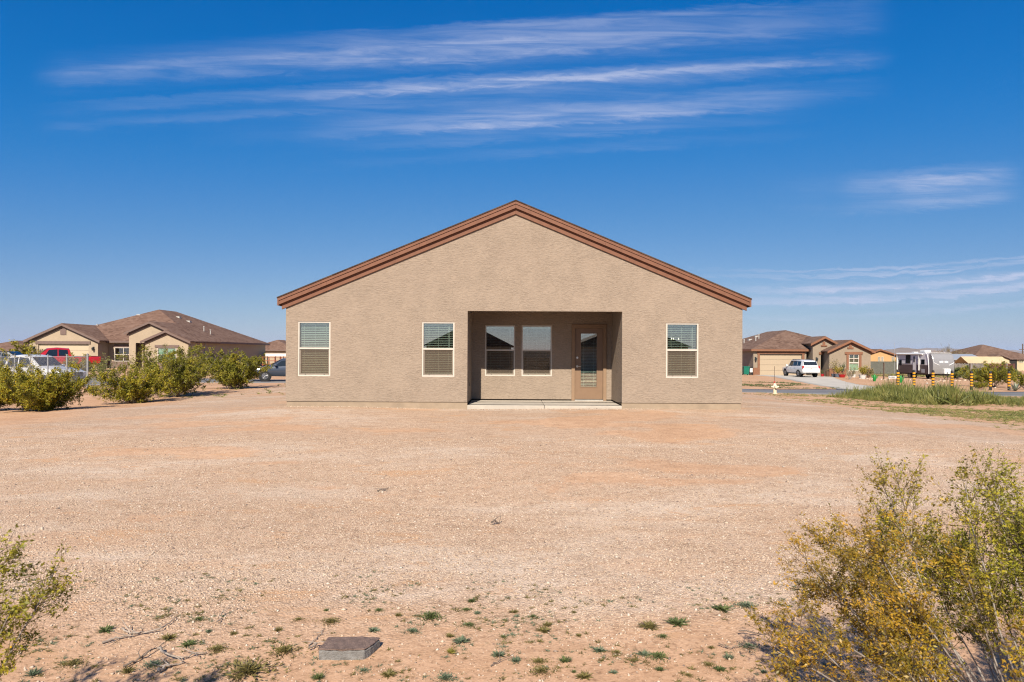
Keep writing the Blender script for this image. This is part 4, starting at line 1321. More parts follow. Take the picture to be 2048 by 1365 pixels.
# chain-link fence
fpts = [(-18.65, 30.0), (-20.6, 31.6), (-22.5, 33.1), (-24.4, 34.6), (-26.3, 36.1), (-28.2, 37.6)]
cf = thing('chain_link_fence', 'galvanised chain-link fence in front of the white pickup', 'fence', (fpts[0][0], fpts[0][1], tz(*fpts[0])))
FH = 1.40
tops = []
for i, (x, y) in enumerate(fpts):
    z = tz(x, y)
    top = (PZ(176, 711, 30.0) if i == 0 else PZ(133, 712.5, 31.6) - .02 * (i - 1)) + .02
    tops.append(top)
    r = .042 if i == 0 else .03
    mb = MB().cyl((x, y, z - .1), (x, y, top), r, n=10)
    mb.lathe((x, y, top), [(r + .008, 0), (r + .008, .03), (.01, .06)], 10)
    mb.build('post', 'galvanised', cf, smooth=40)
for i in range(len(fpts) - 1):
    (xa, ya), (xb, yb) = fpts[i], fpts[i + 1]
    za, zb = tz(xa, ya), tz(xb, yb)
    L = math.hypot(xb - xa, yb - ya)
    MB().cyl((xa, ya, tops[i] - .06), (xb, yb, tops[i + 1] - .06), .018, n=6).build('tension_wire', 'galvanised', cf)
    lines = []
    step = .075
    H = 1.16
    def P(sx, h):
        k = sx / L
        return (xa + (xb - xa) * k, ya + (yb - ya) * k, (tops[i] * (1 - k) + tops[i + 1] * k) - .08 - H + h)
    s0 = -H
    while s0 < L:
        a, b = max(s0, 0), min(s0 + H, L)
        if b > a + .02:
            lines.append(np.array([P(a, a - s0), P(b, b - s0)]))
            lines.append(np.array([P(a, H - (a - s0)), P(b, H - (b - s0))]))
        s0 += step
    V, Q = tubes(lines, [np.full(2, .0022)] * len(lines), 3)
    w0 = Vector((xa, ya, za))
    o = link('wire_mesh', fastmesh('wire_mesh', V - np.array(w0), Q), 'galvanised', cf, w0)
    tag(o, kind='stuff')

# wooden fence at the right
def plank_fence(label, x0, x1, y, mat, ztop, seed):
    rng = random.Random(seed)
    t = thing('wooden_fence', label, 'fence', ((x0 + x1) / 2, y, tz((x0 + x1) / 2, y)), 'wooden fence runs')
    mb = MB()
    x = x0
    while x < x1:
        z = ztop + rng.uniform(-.07, .05)
        mb.box(x, x + .135, y + rng.uniform(-.01, .012), y + .03, tz(x, y) - .05, z)
        x += .145
    tag(mb.build('plank', mat, t), kind='stuff')
    for k in range(int((x1 - x0) / 2.4) + 1):
        xx = x0 + k * 2.4
        MB().cyl((xx, y - .06, tz(xx, y) - .1), (xx, y - .06, ztop + .08), .05, n=8).build('post', 'fence_post', t)
    for dz in (.35, 1.25):
        MB().box(x0, x1, y + .035, y + .08, tz(x0, y) + dz, tz(x0, y) + dz + .09).build('rail', mat, t)
Yw = 86.0
zt_ = PZ(1960, 727.5, Yw)
plank_fence('weathered grey wooden fence run behind the trailer nose', PX(1903, Yw), PX(1974, Yw), Yw, 'wood_grey', zt_, 1)
plank_fence('dark red-brown wooden fence run at the far right', PX(1975, Yw), PX(2029, Yw), Yw, 'wood_red', zt_ - .02, 2)
Yg = 100.0
plain('grey_block', (.12, .122, .10), .9, var=.2)
plain('wire_dark', (.05, .05, .05), .7)
gw = thing('block_wall', 'low grey block wall below the peach house', 'wall', (PX(1765, Yg), Yg, -.9))
MB().box(PX(1700, Yg), PX(1800, Yg), Yg, Yg + .2, -1.2, PZ(1770, 724.5, Yg)).build('wall', 'grey_block', gw)
MB().box(PX(1700, Yg), PX(1800, Yg), Yg - .03, Yg + .23, PZ(1770, 724.5, Yg), PZ(1770, 724.5, Yg) + .08).build('coping', 'grey_block', gw)

# striped bollards
def bollard_proto():
    t = thing('bollard', '', 'bollard')
    H, r = 1.36, .095
    MB().cyl((0, 0, -.3), (0, 0, H), r, n=16).build('post', 'black_band', t, smooth=40)
    MB().lathe((0, 0, H), [(r + .004, -.03), (r + .004, .0), (r * .7, .05), (.01, .075)], 16).build('cap', 'black_band', t, smooth=50)
    for k in range(5):
        z = .30 + k * .205
        MB().cyl((0, 0, z), (0, 0, z + .115), r + .004, n=16).build('band', 'yellow_band', t, smooth=40)
    return t
proto = bollard_proto()
bx_ = [1796, 1828, 1866, 1904, 1943, 1981, 2018]
ords = ['leftmost', 'second', 'third', 'fourth', 'fifth', 'sixth', 'rightmost']
for i, px in enumerate(bx_):
    o = proto if i == 0 else copy_tree(proto)
    Y = 50.5
    o.location = (PX(px, Y), Y, tz(PX(px, Y), Y))
    o['label'] = ords[i] + ' of the seven yellow and black striped bollards, counted from the left'
    if 0 < i < 6:
        o['label'] = ords[i] + ' from the left of the seven yellow and black striped bollards'
    o['group'] = 'striped bollards along the road'

# fire hydrant with its marker rod
Yh = 39.0
hx_ = PX(1550, Yh)
hz_ = tz(hx_, Yh)
fh_ = thing('fire_hydrant', 'cream fire hydrant with a thin marker rod beside the road', 'fire hydrant', (hx_, Yh, hz_))
MB().lathe((hx_, Yh, hz_ - .05), [(.14, 0), (.14, .08), (.10, .09), (.10, .36), (.125, .38), (.125, .43), (.11, .45), (.10, .55), (.06, .62), (.03, .64), (.03, .69)], 16).build('barrel', 'hydrant_paint', fh_, smooth=35)
for sg in (-1, 1):
    MB().cyl((hx_ + sg * .08, Yh, hz_ + .40), (hx_ + sg * .22, Yh, hz_ + .40), .055, n=12).build('side_outlet', 'hydrant_paint', fh_, smooth=35)
MB().cyl((hx_, Yh - .08, hz_ + .40), (hx_, Yh - .22, hz_ + .40), .075, n=14).build('front_outlet', 'hydrant_paint', fh_, smooth=35)
MB().cyl((hx_ - .02, Yh + .02, hz_ + .62), (hx_ - .02, Yh + .02, PZ(1549, 733, Yh)), .012, n=6).build('marker_rod', 'pole_wood', fh_)
MB().lathe((hx_ - .02, Yh + .02, hz_ + .62), [(.05, 0), (.06, .05), (.02, .1)], 8).build('rod_flag', 'red_paint', fh_)

# green wheeled bin and the bits beside the right garage
Yb = 82.3
bx0 = PX(1491.5, Yb)
bz = tz(bx0, Yb)
bn = thing('wheeled_bin', 'green wheeled rubbish bin beside the right-hand garage', 'bin', (bx0, Yb, bz))
MB().add([(bx0 - .27, Yb - .3, bz + .1), (bx0 + .27, Yb - .3, bz + .1), (bx0 + .27, Yb + .3, bz + .1), (bx0 - .27, Yb + .3, bz + .1),
          (bx0 - .34, Yb - .38, bz + 1.0), (bx0 + .34, Yb - .38, bz + 1.0), (bx0 + .34, Yb + .38, bz + 1.0), (bx0 - .34, Yb + .38, bz + 1.0)],
         [(3, 2, 1, 0), (4, 5, 6, 7), (0, 1, 5, 4), (1, 2, 6, 5), (2, 3, 7, 6), (3, 0, 4, 7)]).build('bin_body', 'bin_green', bn)
MB().box(bx0 - .37, bx0 + .37, Yb - .42, Yb + .42, bz + 1.0, bz + 1.07).build('lid', 'bin_green', bn, bevel=.02)
MB().box(bx0 - .12, bx0 + .12, Yb - .36, Yb - .33, bz + .82, bz + .92).build('sticker', 'sign_white', bn)
for sg in (-1, 1):
    MB().cyl((bx0 + sg * .26, Yb + .3, bz + .12), (bx0 + sg * .34, Yb + .3, bz + .12), .12, n=12).build('wheel', 'tyre', bn)
jx = PX(1502, Yb)
jz = tz(jx, Yb)
jg = thing('gas_grill', 'small white and dark barbecue grill beside the green bin', 'grill', (jx, Yb, jz))
MB().box(jx - .16, jx + .16, Yb - .15, Yb + .15, jz + .35, jz + .85).build('cabinet', 'sign_white', jg, bevel=.03)
for a in (-.14, .14):
    for b in (-.12, .12):
        MB().cyl((jx + a, Yb + b, jz), (jx + a, Yb + b, jz + .36), .025, n=6).build('leg', 'trim_black', jg)
MB().box(jx - .2, jx + .2, Yb - .17, Yb + .17, jz + .85, jz + .98).build('lid', 'trim_black', jg, bevel=.03)

# utility pole far right, thin mast
Yu = 150.0
up = thing('utility_pole', 'wooden utility pole at the far right edge of the photo', 'pole', (PX(2045, Yu), Yu, -.8))
MB().cyl((PX(2045, Yu), Yu, -1), (PX(2045, Yu), Yu, PZ(2045, 688, Yu)), .14, .10, n=8).build('shaft', 'pole_wood', up)
MB().box(PX(2038, Yu), PX(2052, Yu), Yu - .06, Yu + .06, PZ(2045, 700, Yu), PZ(2045, 698.8, Yu)).build('cross_arm', 'pole_wood', up)
Ya = 95.0
am = thing('antenna_mast', 'thin antenna mast rising left of the trailer', 'mast', (PX(1789, Ya), Ya, -.8))
MB().cyl((PX(1789, Ya), Ya, -1), (PX(1789, Ya), Ya, PZ(1789, 686, Ya)), .022, n=6).build('mast', 'galvanised', am)
# dark sign post, small board and garden lamp post near the trailer
Yz = 72.0
for (px, top, nm, lab, cat) in ((1767.5, 727, 'post', 'dark timber post standing left of the trailer', 'post'),
                                (1940, 729, 'post', 'dark timber post standing before the grey wooden fence', 'post')):
    x = PX(px, Yz)
    t = thing('timber_post', lab, cat, (x, Yz, tz(x, Yz)))
    MB().box(x - .05, x + .05, Yz - .05, Yz + .05, tz(x, Yz) - .1, PZ(px, top, Yz)).build('shaft', 'pole_wood', t)
    MB().box(x - .07, x + .07, Yz - .07, Yz + .07, PZ(px, top, Yz), PZ(px, top, Yz) + .06).build('cap', 'pole_wood', t)
Yn = 62.0
x = PX(1785, Yn)
t = thing('yard_sign', 'low white yard sign with dark lettering left of the bollards', 'sign', (x, Yn, tz(x, Yn)))
za, zb = PZ(1785, 757.3, Yn), PZ(1785, 752.3, Yn)
MB().box(x - .36, x + .36, Yn - .02, Yn + .02, za, zb).build('board', 'sign_white', t)
for k, w in enumerate((.10, .07, .12, .08, .1)):
    MB().box(x - .29 + k * .125 - w / 2, x - .29 + k * .125 + w / 2 - .01, Yn - .026, Yn - .018, za + .07, zb - .06).build('lettering', 'sign_ink', t)
for a in (-.34, .34):
    MB().box(x + a - .02, x + a + .02, Yn - .015, Yn + .015, tz(x, Yn) - .05, za).build('stake', 'pole_wood', t)

# ------------------------------------------------------------------ concrete block and dead branches in the foreground
bx, by = PX(703, 4.70), 4.70
bk = thing('concrete_block', 'chipped grey concrete block half sunk in the sand', 'block', (bx, by, 0))
bz = tz(bx, by)
hgt_ = .060
def rough_solid(name, mat, parent, top, z0, z1, amp, seed, cuts=5):
    """a chipped solid: outline prism, subdivided and roughened"""
    bmx = bmesh.new()
    lo = [bmx.verts.new((bx + x * .97, by + y * .97, bz + z0)) for x, y in top]
    hi = [bmx.verts.new((bx + x, by + y, bz + z1)) for x, y in top]
    k = len(top)
    bmx.faces.new(lo[::-1]); bmx.faces.new(hi)
    for i in range(k):
        bmx.faces.new((lo[i], lo[(i + 1) % k], hi[(i + 1) % k], hi[i]))
    bmesh.ops.bevel(bmx, geom=bmx.edges[:], offset=.006, segments=1, affect='EDGES')
    bmesh.ops.triangulate(bmx, faces=bmx.faces[:])
    bmesh.ops.subdivide_edges(bmx, edges=[e for e in bmx.edges if e.calc_length() > .04], cuts=cuts, use_grid_fill=True)
    bmesh.ops.triangulate(bmx, faces=bmx.faces[:])
    rg = random.Random(seed)
    for v_ in bmx.verts:
        q = v_.co * 22
        v_.co += Vector((sin(q.y * 3.1 + q.z * 2), sin(q.x * 2.7 + q.z * 3), sin(q.x * 3.3 + q.y * 2.1))) * amp + Vector((rg.gauss(0, amp * .5), rg.gauss(0, amp * .5), rg.gauss(0, amp * .5)))
    me = bpy.data.meshes.new(name)
    w0 = Vector((bx, by, bz))
    for v_ in bmx.verts:
        v_.co -= w0
    bmx.to_mesh(me)
    bmx.free()
    return link(name, me, mat, parent, w0)
OUT = [(-.192, -.098), (-.03, -.101), (.118, -.094), (.150, -.04), (.192, .090), (.06, .099), (-.176, .097)]
rough_solid('block_body', 'block', bk, OUT, -.06, hgt_, .0016, 1)
rough_solid('worn_top', 'block_top', bk, [(x * 1.01, y * 1.02) for x, y in OUT], hgt_ + .001, hgt_ + .014, .0016, 2, 4)

def gpt(px, py):
    """ground point under a pixel (terrain followed by a few fixed-point steps)"""
    Y = 5.0
    for _ in range(12):
        Y = (CAMZ - tz(PX(px, Y), Y)) * F / (py - hz(px))
    return PX(px, Y), Y
def branch(label, pix, r0, mat, seed, lift=.012):
    rng = np.random.default_rng(seed)
    P = []
    for (px, py) in pix:
        x, y = gpt(px, py)
        P.append((x, y, tz(x, y) + lift + abs(rng.normal(0, .012))))
    P = np.array(P)
    tt = np.linspace(0, len(P) - 1, (len(P) - 1) * 5 + 1)
    Q_ = np.stack([np.interp(tt, np.arange(len(P)), P[:, k]) for k in range(3)], -1)
    Q_ += rng.normal(0, .005, Q_.shape)
    r0 *= .75
    lines, radii = [Q_], [np.linspace(r0, r0 * .35, len(Q_)) * rng.uniform(.85, 1.15, len(Q_))]
    for k in range(3):
        i = rng.integers(4, len(Q_) - 1)
        d = np.array([rng.normal(), rng.normal(), abs(rng.normal()) * .5])
        d *= rng.uniform(.06, .18) / np.linalg.norm(d)
        lines.append(np.array([Q_[i], Q_[i] + d * .5 + rng.normal(0, .008, 3), Q_[i] + d]))
        radii.append(np.array([r0 * .5, r0 * .35, r0 * .12]))
    V, Q = tubes(lines, radii, 6)
    w0 = np.array([P[0, 0], P[0, 1], tz(P[0, 0], P[0, 1])])
    me = fastmesh('dead_branch', V - w0, Q)
    me.shade_smooth()
    return tag(link('dead_branch', me, mat, None, w0), label, 'branch', 'dead branches on the ground')
branch('pale curved dead branch, topmost of those at the lower left', [(247, 1262), (262, 1272), (290, 1269), (322, 1266), (340, 1252), (357, 1238)], .011, 'dead_wood', 1)
branch('thin grey dead branch lying left of centre with a forked end', [(204, 1290), (236, 1281), (262, 1277), (280, 1275)], .010, 'dead_wood', 2)
branch('long grey dead stick at the lower left nearest the block', [(320, 1306), (338, 1323), (368, 1321), (398, 1312), (418, 1310)], .011, 'dead_wood', 3)
branch('dark slanting dead stick at the lower left', [(252, 1338), (276, 1326), (305, 1310), (336, 1292)], .010, 'dead_wood_dark', 4)
branch('weathered dead branch nearest the bottom edge at the left', [(318, 1350), (334, 1340), (352, 1333), (372, 1328)], .013, 'dead_wood', 5)
branch('dead stick leaning against the left side of the block', [(620, 1305), (636, 1297), (650, 1296)], .008, 'dead_wood', 6)
branch('straight dead twig just above the left end of the block', [(622, 1293), (640, 1276), (652, 1262)], .006, 'dead_wood', 7)
branch('tangle of thin dark twigs left of the right-hand bush', [(1480, 1272), (1520, 1274), (1548, 1270), (1580, 1276), (1598, 1287)], .006, 'dead_wood_dark', 8)
branch('forked dark twig lying above the tangle of twigs', [(1525, 1237), (1545, 1252), (1570, 1262), (1590, 1262)], .005, 'dead_wood_dark', 9)
branch('dead twig lying beside the small weeds at the lower right', [(1440, 1295), (1465, 1301), (1490, 1297), (1540, 1308)], .005, 'dead_wood_dark', 10)
branch('short dead twig among the weeds at the bottom centre', [(985, 1335), (1005, 1328), (1025, 1318)], .005, 'dead_wood_dark', 11)
branch('small flat piece of dark bark lying on the gravel', [(756, 984), (764, 983), (772, 982), (778, 981)], .013, 'dead_wood_dark', 12)
branch('dark scrap of wood on the gravel below the patio', [(984, 1052), (990, 1050), (996, 1049), (1001, 1048)], .013, 'dead_wood_dark', 13)
branch('thin dead twig on the gravel left of the block', [(440, 1250), (444, 1240), (448, 1230)], .006, 'dead_wood', 14)

# ------------------------------------------------------------------ vegetation
foliage('creosote_green', [(.0, (.07, .078, .010)), (.3, (.145, .145, .016)), (.6, (.23, .215, .022)), (.85, (.33, .27, .03)), (1, (.42, .29, .03))], 2.0, .5)
foliage('creosote_rust', [(.0, (.10, .085, .012)), (.25, (.19, .15, .018)), (.5, (.30, .19, .02)), (.75, (.42, .23, .022)), (1, (.52, .27, .025))], 4.5, .55)
foliage('creosote_lime', [(.0, (.085, .088, .010)), (.35, (.19, .178, .016)), (.7, (.32, .272, .022)), (1, (.47, .34, .03))], 3.0, .5)
def mixed():
    m, g = material('creosote_mixed')           # drier, rust-coloured leaves on the open (left) side of the plant
    r = g.n('ShaderNodeNewGeometry', out=8)
    no = g.n('ShaderNodeTexNoise', Vector=worldpos(g), Scale=4.5, Detail=3.0)
    f = g.m('ADD', g.m('MULTIPLY', r, .5), g.m('MULTIPLY', g.smooth(no, .3, .7), .5))
    green = g.ramp(f, [(.0, (.07, .078, .009)), (.35, (.18, .175, .014)), (.7, (.32, .285, .02)), (1, (.50, .38, .026))])
    rust = g.ramp(f, [(.0, (.075, .065, .010)), (.25, (.18, .135, .015)), (.5, (.30, .19, .017)), (.75, (.42, .235, .02)), (1, (.54, .28, .022))])
    sx = m.node_tree.nodes.new('ShaderNodeSeparateXYZ')
    m.node_tree.links.new(worldpos(g), sx.inputs[0])
    k = g.smooth(g.m('MULTIPLY_ADD', g.m('SUBTRACT', no, .5), 1.2, sx.outputs[0]), 1.70, 2.20)
    c = g.mix(k, rust, green)
    b = g.n('ShaderNodeBsdfPrincipled', Base__Color=c, Roughness=.45, Specular__IOR__Level=.35)
    finish(g, g.n('ShaderNodeMixShader', .3, b, g.n('ShaderNodeBsdfTranslucent', c)))
mixed()
foliage('weed_green', [(.0, (.055, .075, .025)), (.5, (.105, .13, .045)), (1, (.18, .20, .075))], 6.0, .3)
foliage('weed_grey', [(.0, (.075, .105, .06)), (.5, (.14, .175, .105)), (1, (.22, .25, .16))], 6.0, .3)
foliage('weed_brown', [(.0, (.10, .08, .028)), (.5, (.17, .14, .045)), (1, (.25, .21, .08))], 6.0, .3)
foliage('weed_yellow', [(.0, (.17, .16, .03)), (.5, (.27, .23, .05)), (1, (.38, .31, .08))], 6.0, .3)
foliage('tall_weed', [(.0, (.075, .095, .025)), (.4, (.155, .17, .045)), (.75, (.27, .26, .075)), (1, (.42, .36, .15))], 1.6, .5, trans=.35)
foliage('low_grass', [(.0, (.12, .15, .04)), (.4, (.21, .225, .065)), (.7, (.33, .29, .10)), (1, (.44, .35, .16))], .6, .5, trans=.4)
foliage('plant_yellow', [(.0, (.12, .12, .02)), (.5, (.28, .23, .03)), (1, (.45, .33, .04))], 5.0, .3)
foliage('plant_dry', [(.0, (.16, .13, .05)), (.5, (.28, .23, .10)), (1, (.40, .32, .16))], 5.0, .3)
plain('flower_yellow', (.80, .48, .012), .6, var=.1)
plain('stem_grey', (.36, .315, .275), .9, var=.3, scale=20)
plain('twig_brown', (.17, .12, .06), .9, var=.3, scale=20)
plain('stem_dark', (.12, .09, .07), .9, var=.3, scale=20)

def creosote(label, base, h, spread, nst, seed, leaf=.014, ntw=14, nleaf=16, mat='creosote_green', lean=(0, 0), flowers=40,
             group='creosote bushes', stem_r=.011, azr=None, name='creosote_bush', cat='bush', low=.28, leaf_jit=.03, sub=2, dome=False):
    rng = np.random.default_rng(seed)
    t = thing(name, label, cat, base, group)
    lines, radii, LC, tl_, tr_ = [], [], [], [], []
    for s in range(nst):
        az = rng.uniform(0, 2 * pi) if azr is None else rng.uniform(*azr)
        ti = spread * sqrt(rng.uniform(.02, 1))
        L = h * (rng.uniform(.80, 1.06) if dome else rng.uniform(.60, 1.06) / max(cos(ti * .75), .55))
        n = 8
        d = np.array([sin(ti) * cos(az) + lean[0], sin(ti) * sin(az) + lean[1], cos(ti)])
        p = np.array([cos(az) * .06 * rng.uniform(0, 1.5), sin(az) * .06 * rng.uniform(0, 1.5), -.02])
        P = [p]
        for k in range(n):
            d = d + rng.normal(0, .10, 3) + np.array([0, 0, .035])
            d /= np.linalg.norm(d)
            p = p + d * L / n
            P.append(p)
        P = np.array(P)
        P[:, 2] = np.maximum(P[:, 2], .015)
        lines.append(P)
        radii.append(np.linspace(stem_r, stem_r * .25, n + 1))
        for k in range(ntw):
            f = low + (1 - low) * rng.uniform(0, 1) ** .75
            i = min(int(f * n), n - 1)
            p0 = P[i] + (P[i + 1] - P[i]) * (f * n - i)
            dd = (P[i + 1] - P[i]) / np.linalg.norm(P[i + 1] - P[i])
            e = dd + rng.normal(0, .55, 3)
            e /= np.linalg.norm(e)
            tl = L * rng.uniform(.10, .24) * (1.15 - .45 * f)
            T = np.array([p0, p0 + e * tl * .5 + rng.normal(0, .008, 3), p0 + e * tl + rng.normal(0, .012, 3) + [0, 0, tl * .15]])
            tl_.append(T)
            tr_.append(np.array([stem_r * .24, stem_r * .17, stem_r * .08]))
            for q in range(sub + 1):
                if q:
                    e2 = e + rng.normal(0, .6, 3)
                    e2 /= np.linalg.norm(e2)
                    o = T[1]
                    T2 = np.array([o, o + e2 * tl * .45])
                    tl_.append(T2)
                    tr_.append(np.array([stem_r * .13, stem_r * .06]))
                    a, b = T2[0], T2[1]
                else:
                    a, b = T[0] * .6 + T[2] * .4, T[2]
                nn = max(2, int(nleaf * rng.uniform(.5, 1.4) / (sub + 1)))
                w = rng.uniform(.2, 1.08, (nn, 1))
                LC.append(a + (b - a) * w + rng.normal(0, leaf_jit * .45, (nn, 3)))
    V, Q = tubes(lines, radii, 4)
    o = link('stem', fastmesh('stem', V, Q), 'stem_grey', t, base)
    V, Q = tubes(tl_, tr_, 3)
    tag(link('twigs', fastmesh('twigs', V, Q), 'twig_brown', t, base), kind='stuff')
    C = np.concatenate(LC)
    C = C[C[:, 2] > .01]
    n = len(C)
    D = rand_dirs(rng, n)
    D[:, 2] = np.abs(D[:, 2]) * .7
    D /= np.linalg.norm(D, axis=1, keepdims=True)
    sz = leaf * rng.uniform(.55, 1.35, (n, 1))
    U = D * sz
    Vv = np.cross(D, rand_dirs(rng, n))
    Vv /= np.linalg.norm(Vv, axis=1, keepdims=True) + 1e-6
    vs, fs = rhombs(C, U, Vv * sz * .42)
    tag(link('foliage', fastmesh('foliage', vs, fs), mat, t, base), kind='stuff')
    if flowers:
        k = rng.choice(n, min(flowers, n), replace=False)
        FC = C[k] + rng.normal(0, .008, (len(k), 3))
        a = rand_dirs(rng, len(k)) * leaf * .62
        b = np.cross(a, rand_dirs(rng, len(k)))
        b = b / (np.linalg.norm(b, axis=1, keepdims=True) + 1e-6) * leaf * .62
        c = np.cross(a, b)
        c = c / (np.linalg.norm(c, axis=1, keepdims=True) + 1e-6) * leaf * .62
        v1_, f1_ = rhombs(FC, a, b)
        v2_, f2_ = rhombs(FC, a, c)
        tag(link('flower', fastmesh('flower', np.concatenate([v1_, v2_]), np.concatenate([f1_, f2_ + len(v1_)])), 'flower_yellow', t, base), kind='stuff')
    return t
def at(px, Y):
    x = PX(px, Y)
    return (x, Y, tz(x, Y))
# the row of creosote at the left
creosote('large flowering creosote bush at the left edge before the white pickup', at(88, 20.0), 1.16, 1.18, 69, 11, .026, 26, 36, 'creosote_lime', flowers=900, leaf_jit=.05, low=.10)
creosote('creosote bush cut by the left edge of the photo', at(-20, 20.6), 1.30, .95, 50, 12, .026, 24, 33, 'creosote_lime', flowers=260, leaf_jit=.05, low=.10)
creosote('sparse creosote standing behind the flowering bush at the left edge', at(14, 26.5), 1.75, .75, 24, 19, .026, 14, 14, 'creosote_lime', flowers=80, leaf_jit=.05, low=.10)
creosote('round creosote bush right of the chain-link end post', at(262, 23.0), 1.18, 1.14, 50, 13, .026, 24, 33, 'creosote_lime', flowers=360, leaf_jit=.05, low=.10)
creosote('tall creosote bush before the right gable of the beige house', at(352, 26.0), 1.68, 1.0, 64, 14, .028, 26, 36, 'creosote_green', flowers=60, leaf_jit=.055, low=.12)
creosote('creosote bush nearest the main house, beside the grey sedan', at(472, 31.0), 1.62, 1.02, 59, 15, .032, 26, 36, 'creosote_green', flowers=80, leaf_jit=.06, low=.12)
creosote('thin pale creosote behind the chain-link end post', at(208, 33.0), 1.35, .85, 26, 16, .03, 14, 14, 'tall_weed', flowers=0, leaf_jit=.06)
creosote('low scrub bush before the left-hand garage wall', at(150, 50.0), 1.5, .9, 24, 17, .05, 14, 14, 'creosote_lime', flowers=0, leaf_jit=.08)
creosote('yellow-green tree-like shrub beyond the dark blue car', at(45, 66.0), 2.6, .9, 30, 18, .08, 16, 18, 'creosote_lime', flowers=0, leaf_jit=.12)
# right-hand side
creosote('broad creosote bush behind the striped bollards', at(1986, 56.0), 1.85, 1.1, 46, 21, .05, 20, 22, 'creosote_green', flowers=60, leaf_jit=.09)
creosote('low creosote cut off by the right edge behind the bollards', at(2052, 52.0), 1.3, 1.0, 26, 22, .045, 16, 16, 'creosote_green', flowers=0, leaf_jit=.08)
creosote('low olive shrub in front of the broad creosote', at(1958, 53.0), .55, 1.25, 24, 23, .04, 14, 14, 'creosote_green', flowers=0, leaf_jit=.06)
creosote('bright green shrub before the grey wooden fence, left one', at(1915, 78.0), 1.35, 1.0, 30, 24, .07, 16, 18, 'weed_green', flowers=0, leaf_jit=.12, group='green shrubs by the wooden fence')
creosote('bright green shrub before the grey wooden fence, right one', at(1948, 74.0), 1.1, 1.1, 30, 25, .07, 16, 18, 'tall_weed', flowers=0, leaf_jit=.12, group='green shrubs by the wooden fence')
creosote('small green shrub before the dark red fence', at(2020, 80.0), 1.3, 1.0, 24, 26, .07, 14, 14, 'tall_weed', flowers=0, leaf_jit=.12, group='green shrubs by the wooden fence')
creosote('bare pale tree above the white shed roof', at(1905, 118.0), 4.4, .8, 40, 27, .06, 18, 6, 'plant_dry', flowers=0, leaf_jit=.12, stem_r=.05, name='bare_tree', cat='tree', group='far trees')
creosote('yellowish scrub tree left of the peach house window', at(1790, 104.0), 2.0, .9, 24, 28, .08, 14, 14, 'creosote_lime', flowers=0, leaf_jit=.12, group='far trees')
# foreground bushes
creosote('large green and rust-tinged creosote bush in the right foreground', (2.50, 3.0, 0.0), 1.54, .98, 76, 36, .0082, 24, 74, 'creosote_mixed', dome=True, lean=(-.08, .02), flowers=46, stem_r=.0080, leaf_jit=.019, group='foreground creosote bushes', low=.54, sub=3)
creosote('creosote bush reaching in from the left edge of the foreground', (-2.48, 2.50, 0.0), 1.31, .46, 26, 33, .0086, 20, 70, 'creosote_lime', dome=True, lean=(.10, 0), flowers=30, stem_r=.0080, leaf_jit=.019, group='foreground creosote bushes', low=.60, sub=3)

# ------------------------------------------------------------------ small weeds
def tuft_mesh(kind, seed):
    rng = np.random.default_rng(seed)
    n = {'rosette': 130, 'grass': 120, 'mound': 520}[kind]
    az = rng.uniform(0, 2 * pi, n)
    if kind == 'grass':
        el = rng.uniform(.4, 1.4, n); L = rng.uniform(.4, 1.0, n); wd = .03
        r0 = rng.uniform(0, .15, n)
    elif kind == 'rosette':
        el = rng.uniform(.1, 1.1, n); L = rng.uniform(.3, 1.0, n); wd = .055
        r0 = rng.uniform(0, .2, n)
    else:
        el = rng.uniform(.1, 1.4, n); L = rng.uniform(.10, .28, n); wd = .03
        r0 = np.abs(rng.normal(0, .42, n)) * (1 + .5 * np.sin(az * 3 + seed))
    d = np.stack([np.cos(az) * np.cos(el), np.sin(az) * np.cos(el), np.sin(el)], -1)
    a2 = az + rng.normal(0, .4, n) if kind == 'mound' else rng.uniform(0, 2 * pi, n)
    o = np.stack([np.cos(a2) * r0, np.sin(a2) * r0, rng.uniform(0, .45, n) * np.clip(1 - r0, 0, 1) * (kind == 'mound')], -1)
    C = o + d * L[:, None] * .5
    U = d * L[:, None] * .5
    S_ = np.cross(d, rand_dirs(rng, n))
    S_ /= np.linalg.norm(S_, axis=1, keepdims=True)
    vs, fs = rhombs(C, U, S_ * wd * rng.uniform(.6, 1.3, (n, 1)))
    vs[:, 2] = np.maximum(vs[:, 2], -.02)
    return vs, fs
TUFT = {(k, s): tuft_mesh(k, s * 7 + i) for i, k in enumerate(('rosette', 'grass', 'mound')) for s in range(4)}
def weed(px, py, wpx, kind, mat, label, group, seed, flat=.55):
    x, y = gpt(px, py)
    r = wpx / 2 * y / F
    vs, fs = TUFT[(kind, seed % 4)]
    key = f'{kind}{seed % 4}{mat}'
    me = bpy.data.meshes.get(key)
    if me is None:
        me = fastmesh(key, vs, fs)
        me.materials.append(M[mat])
    t = thing('weed', label, 'weed', (x, y, tz(x, y)), group)
    tag(link('foliage', me, None, t, (x, y, tz(x, y))), kind='stuff')
    t.scale = (r, r, r * flat)
    t.rotation_euler = (0, 0, seed * 1.7)
    return t
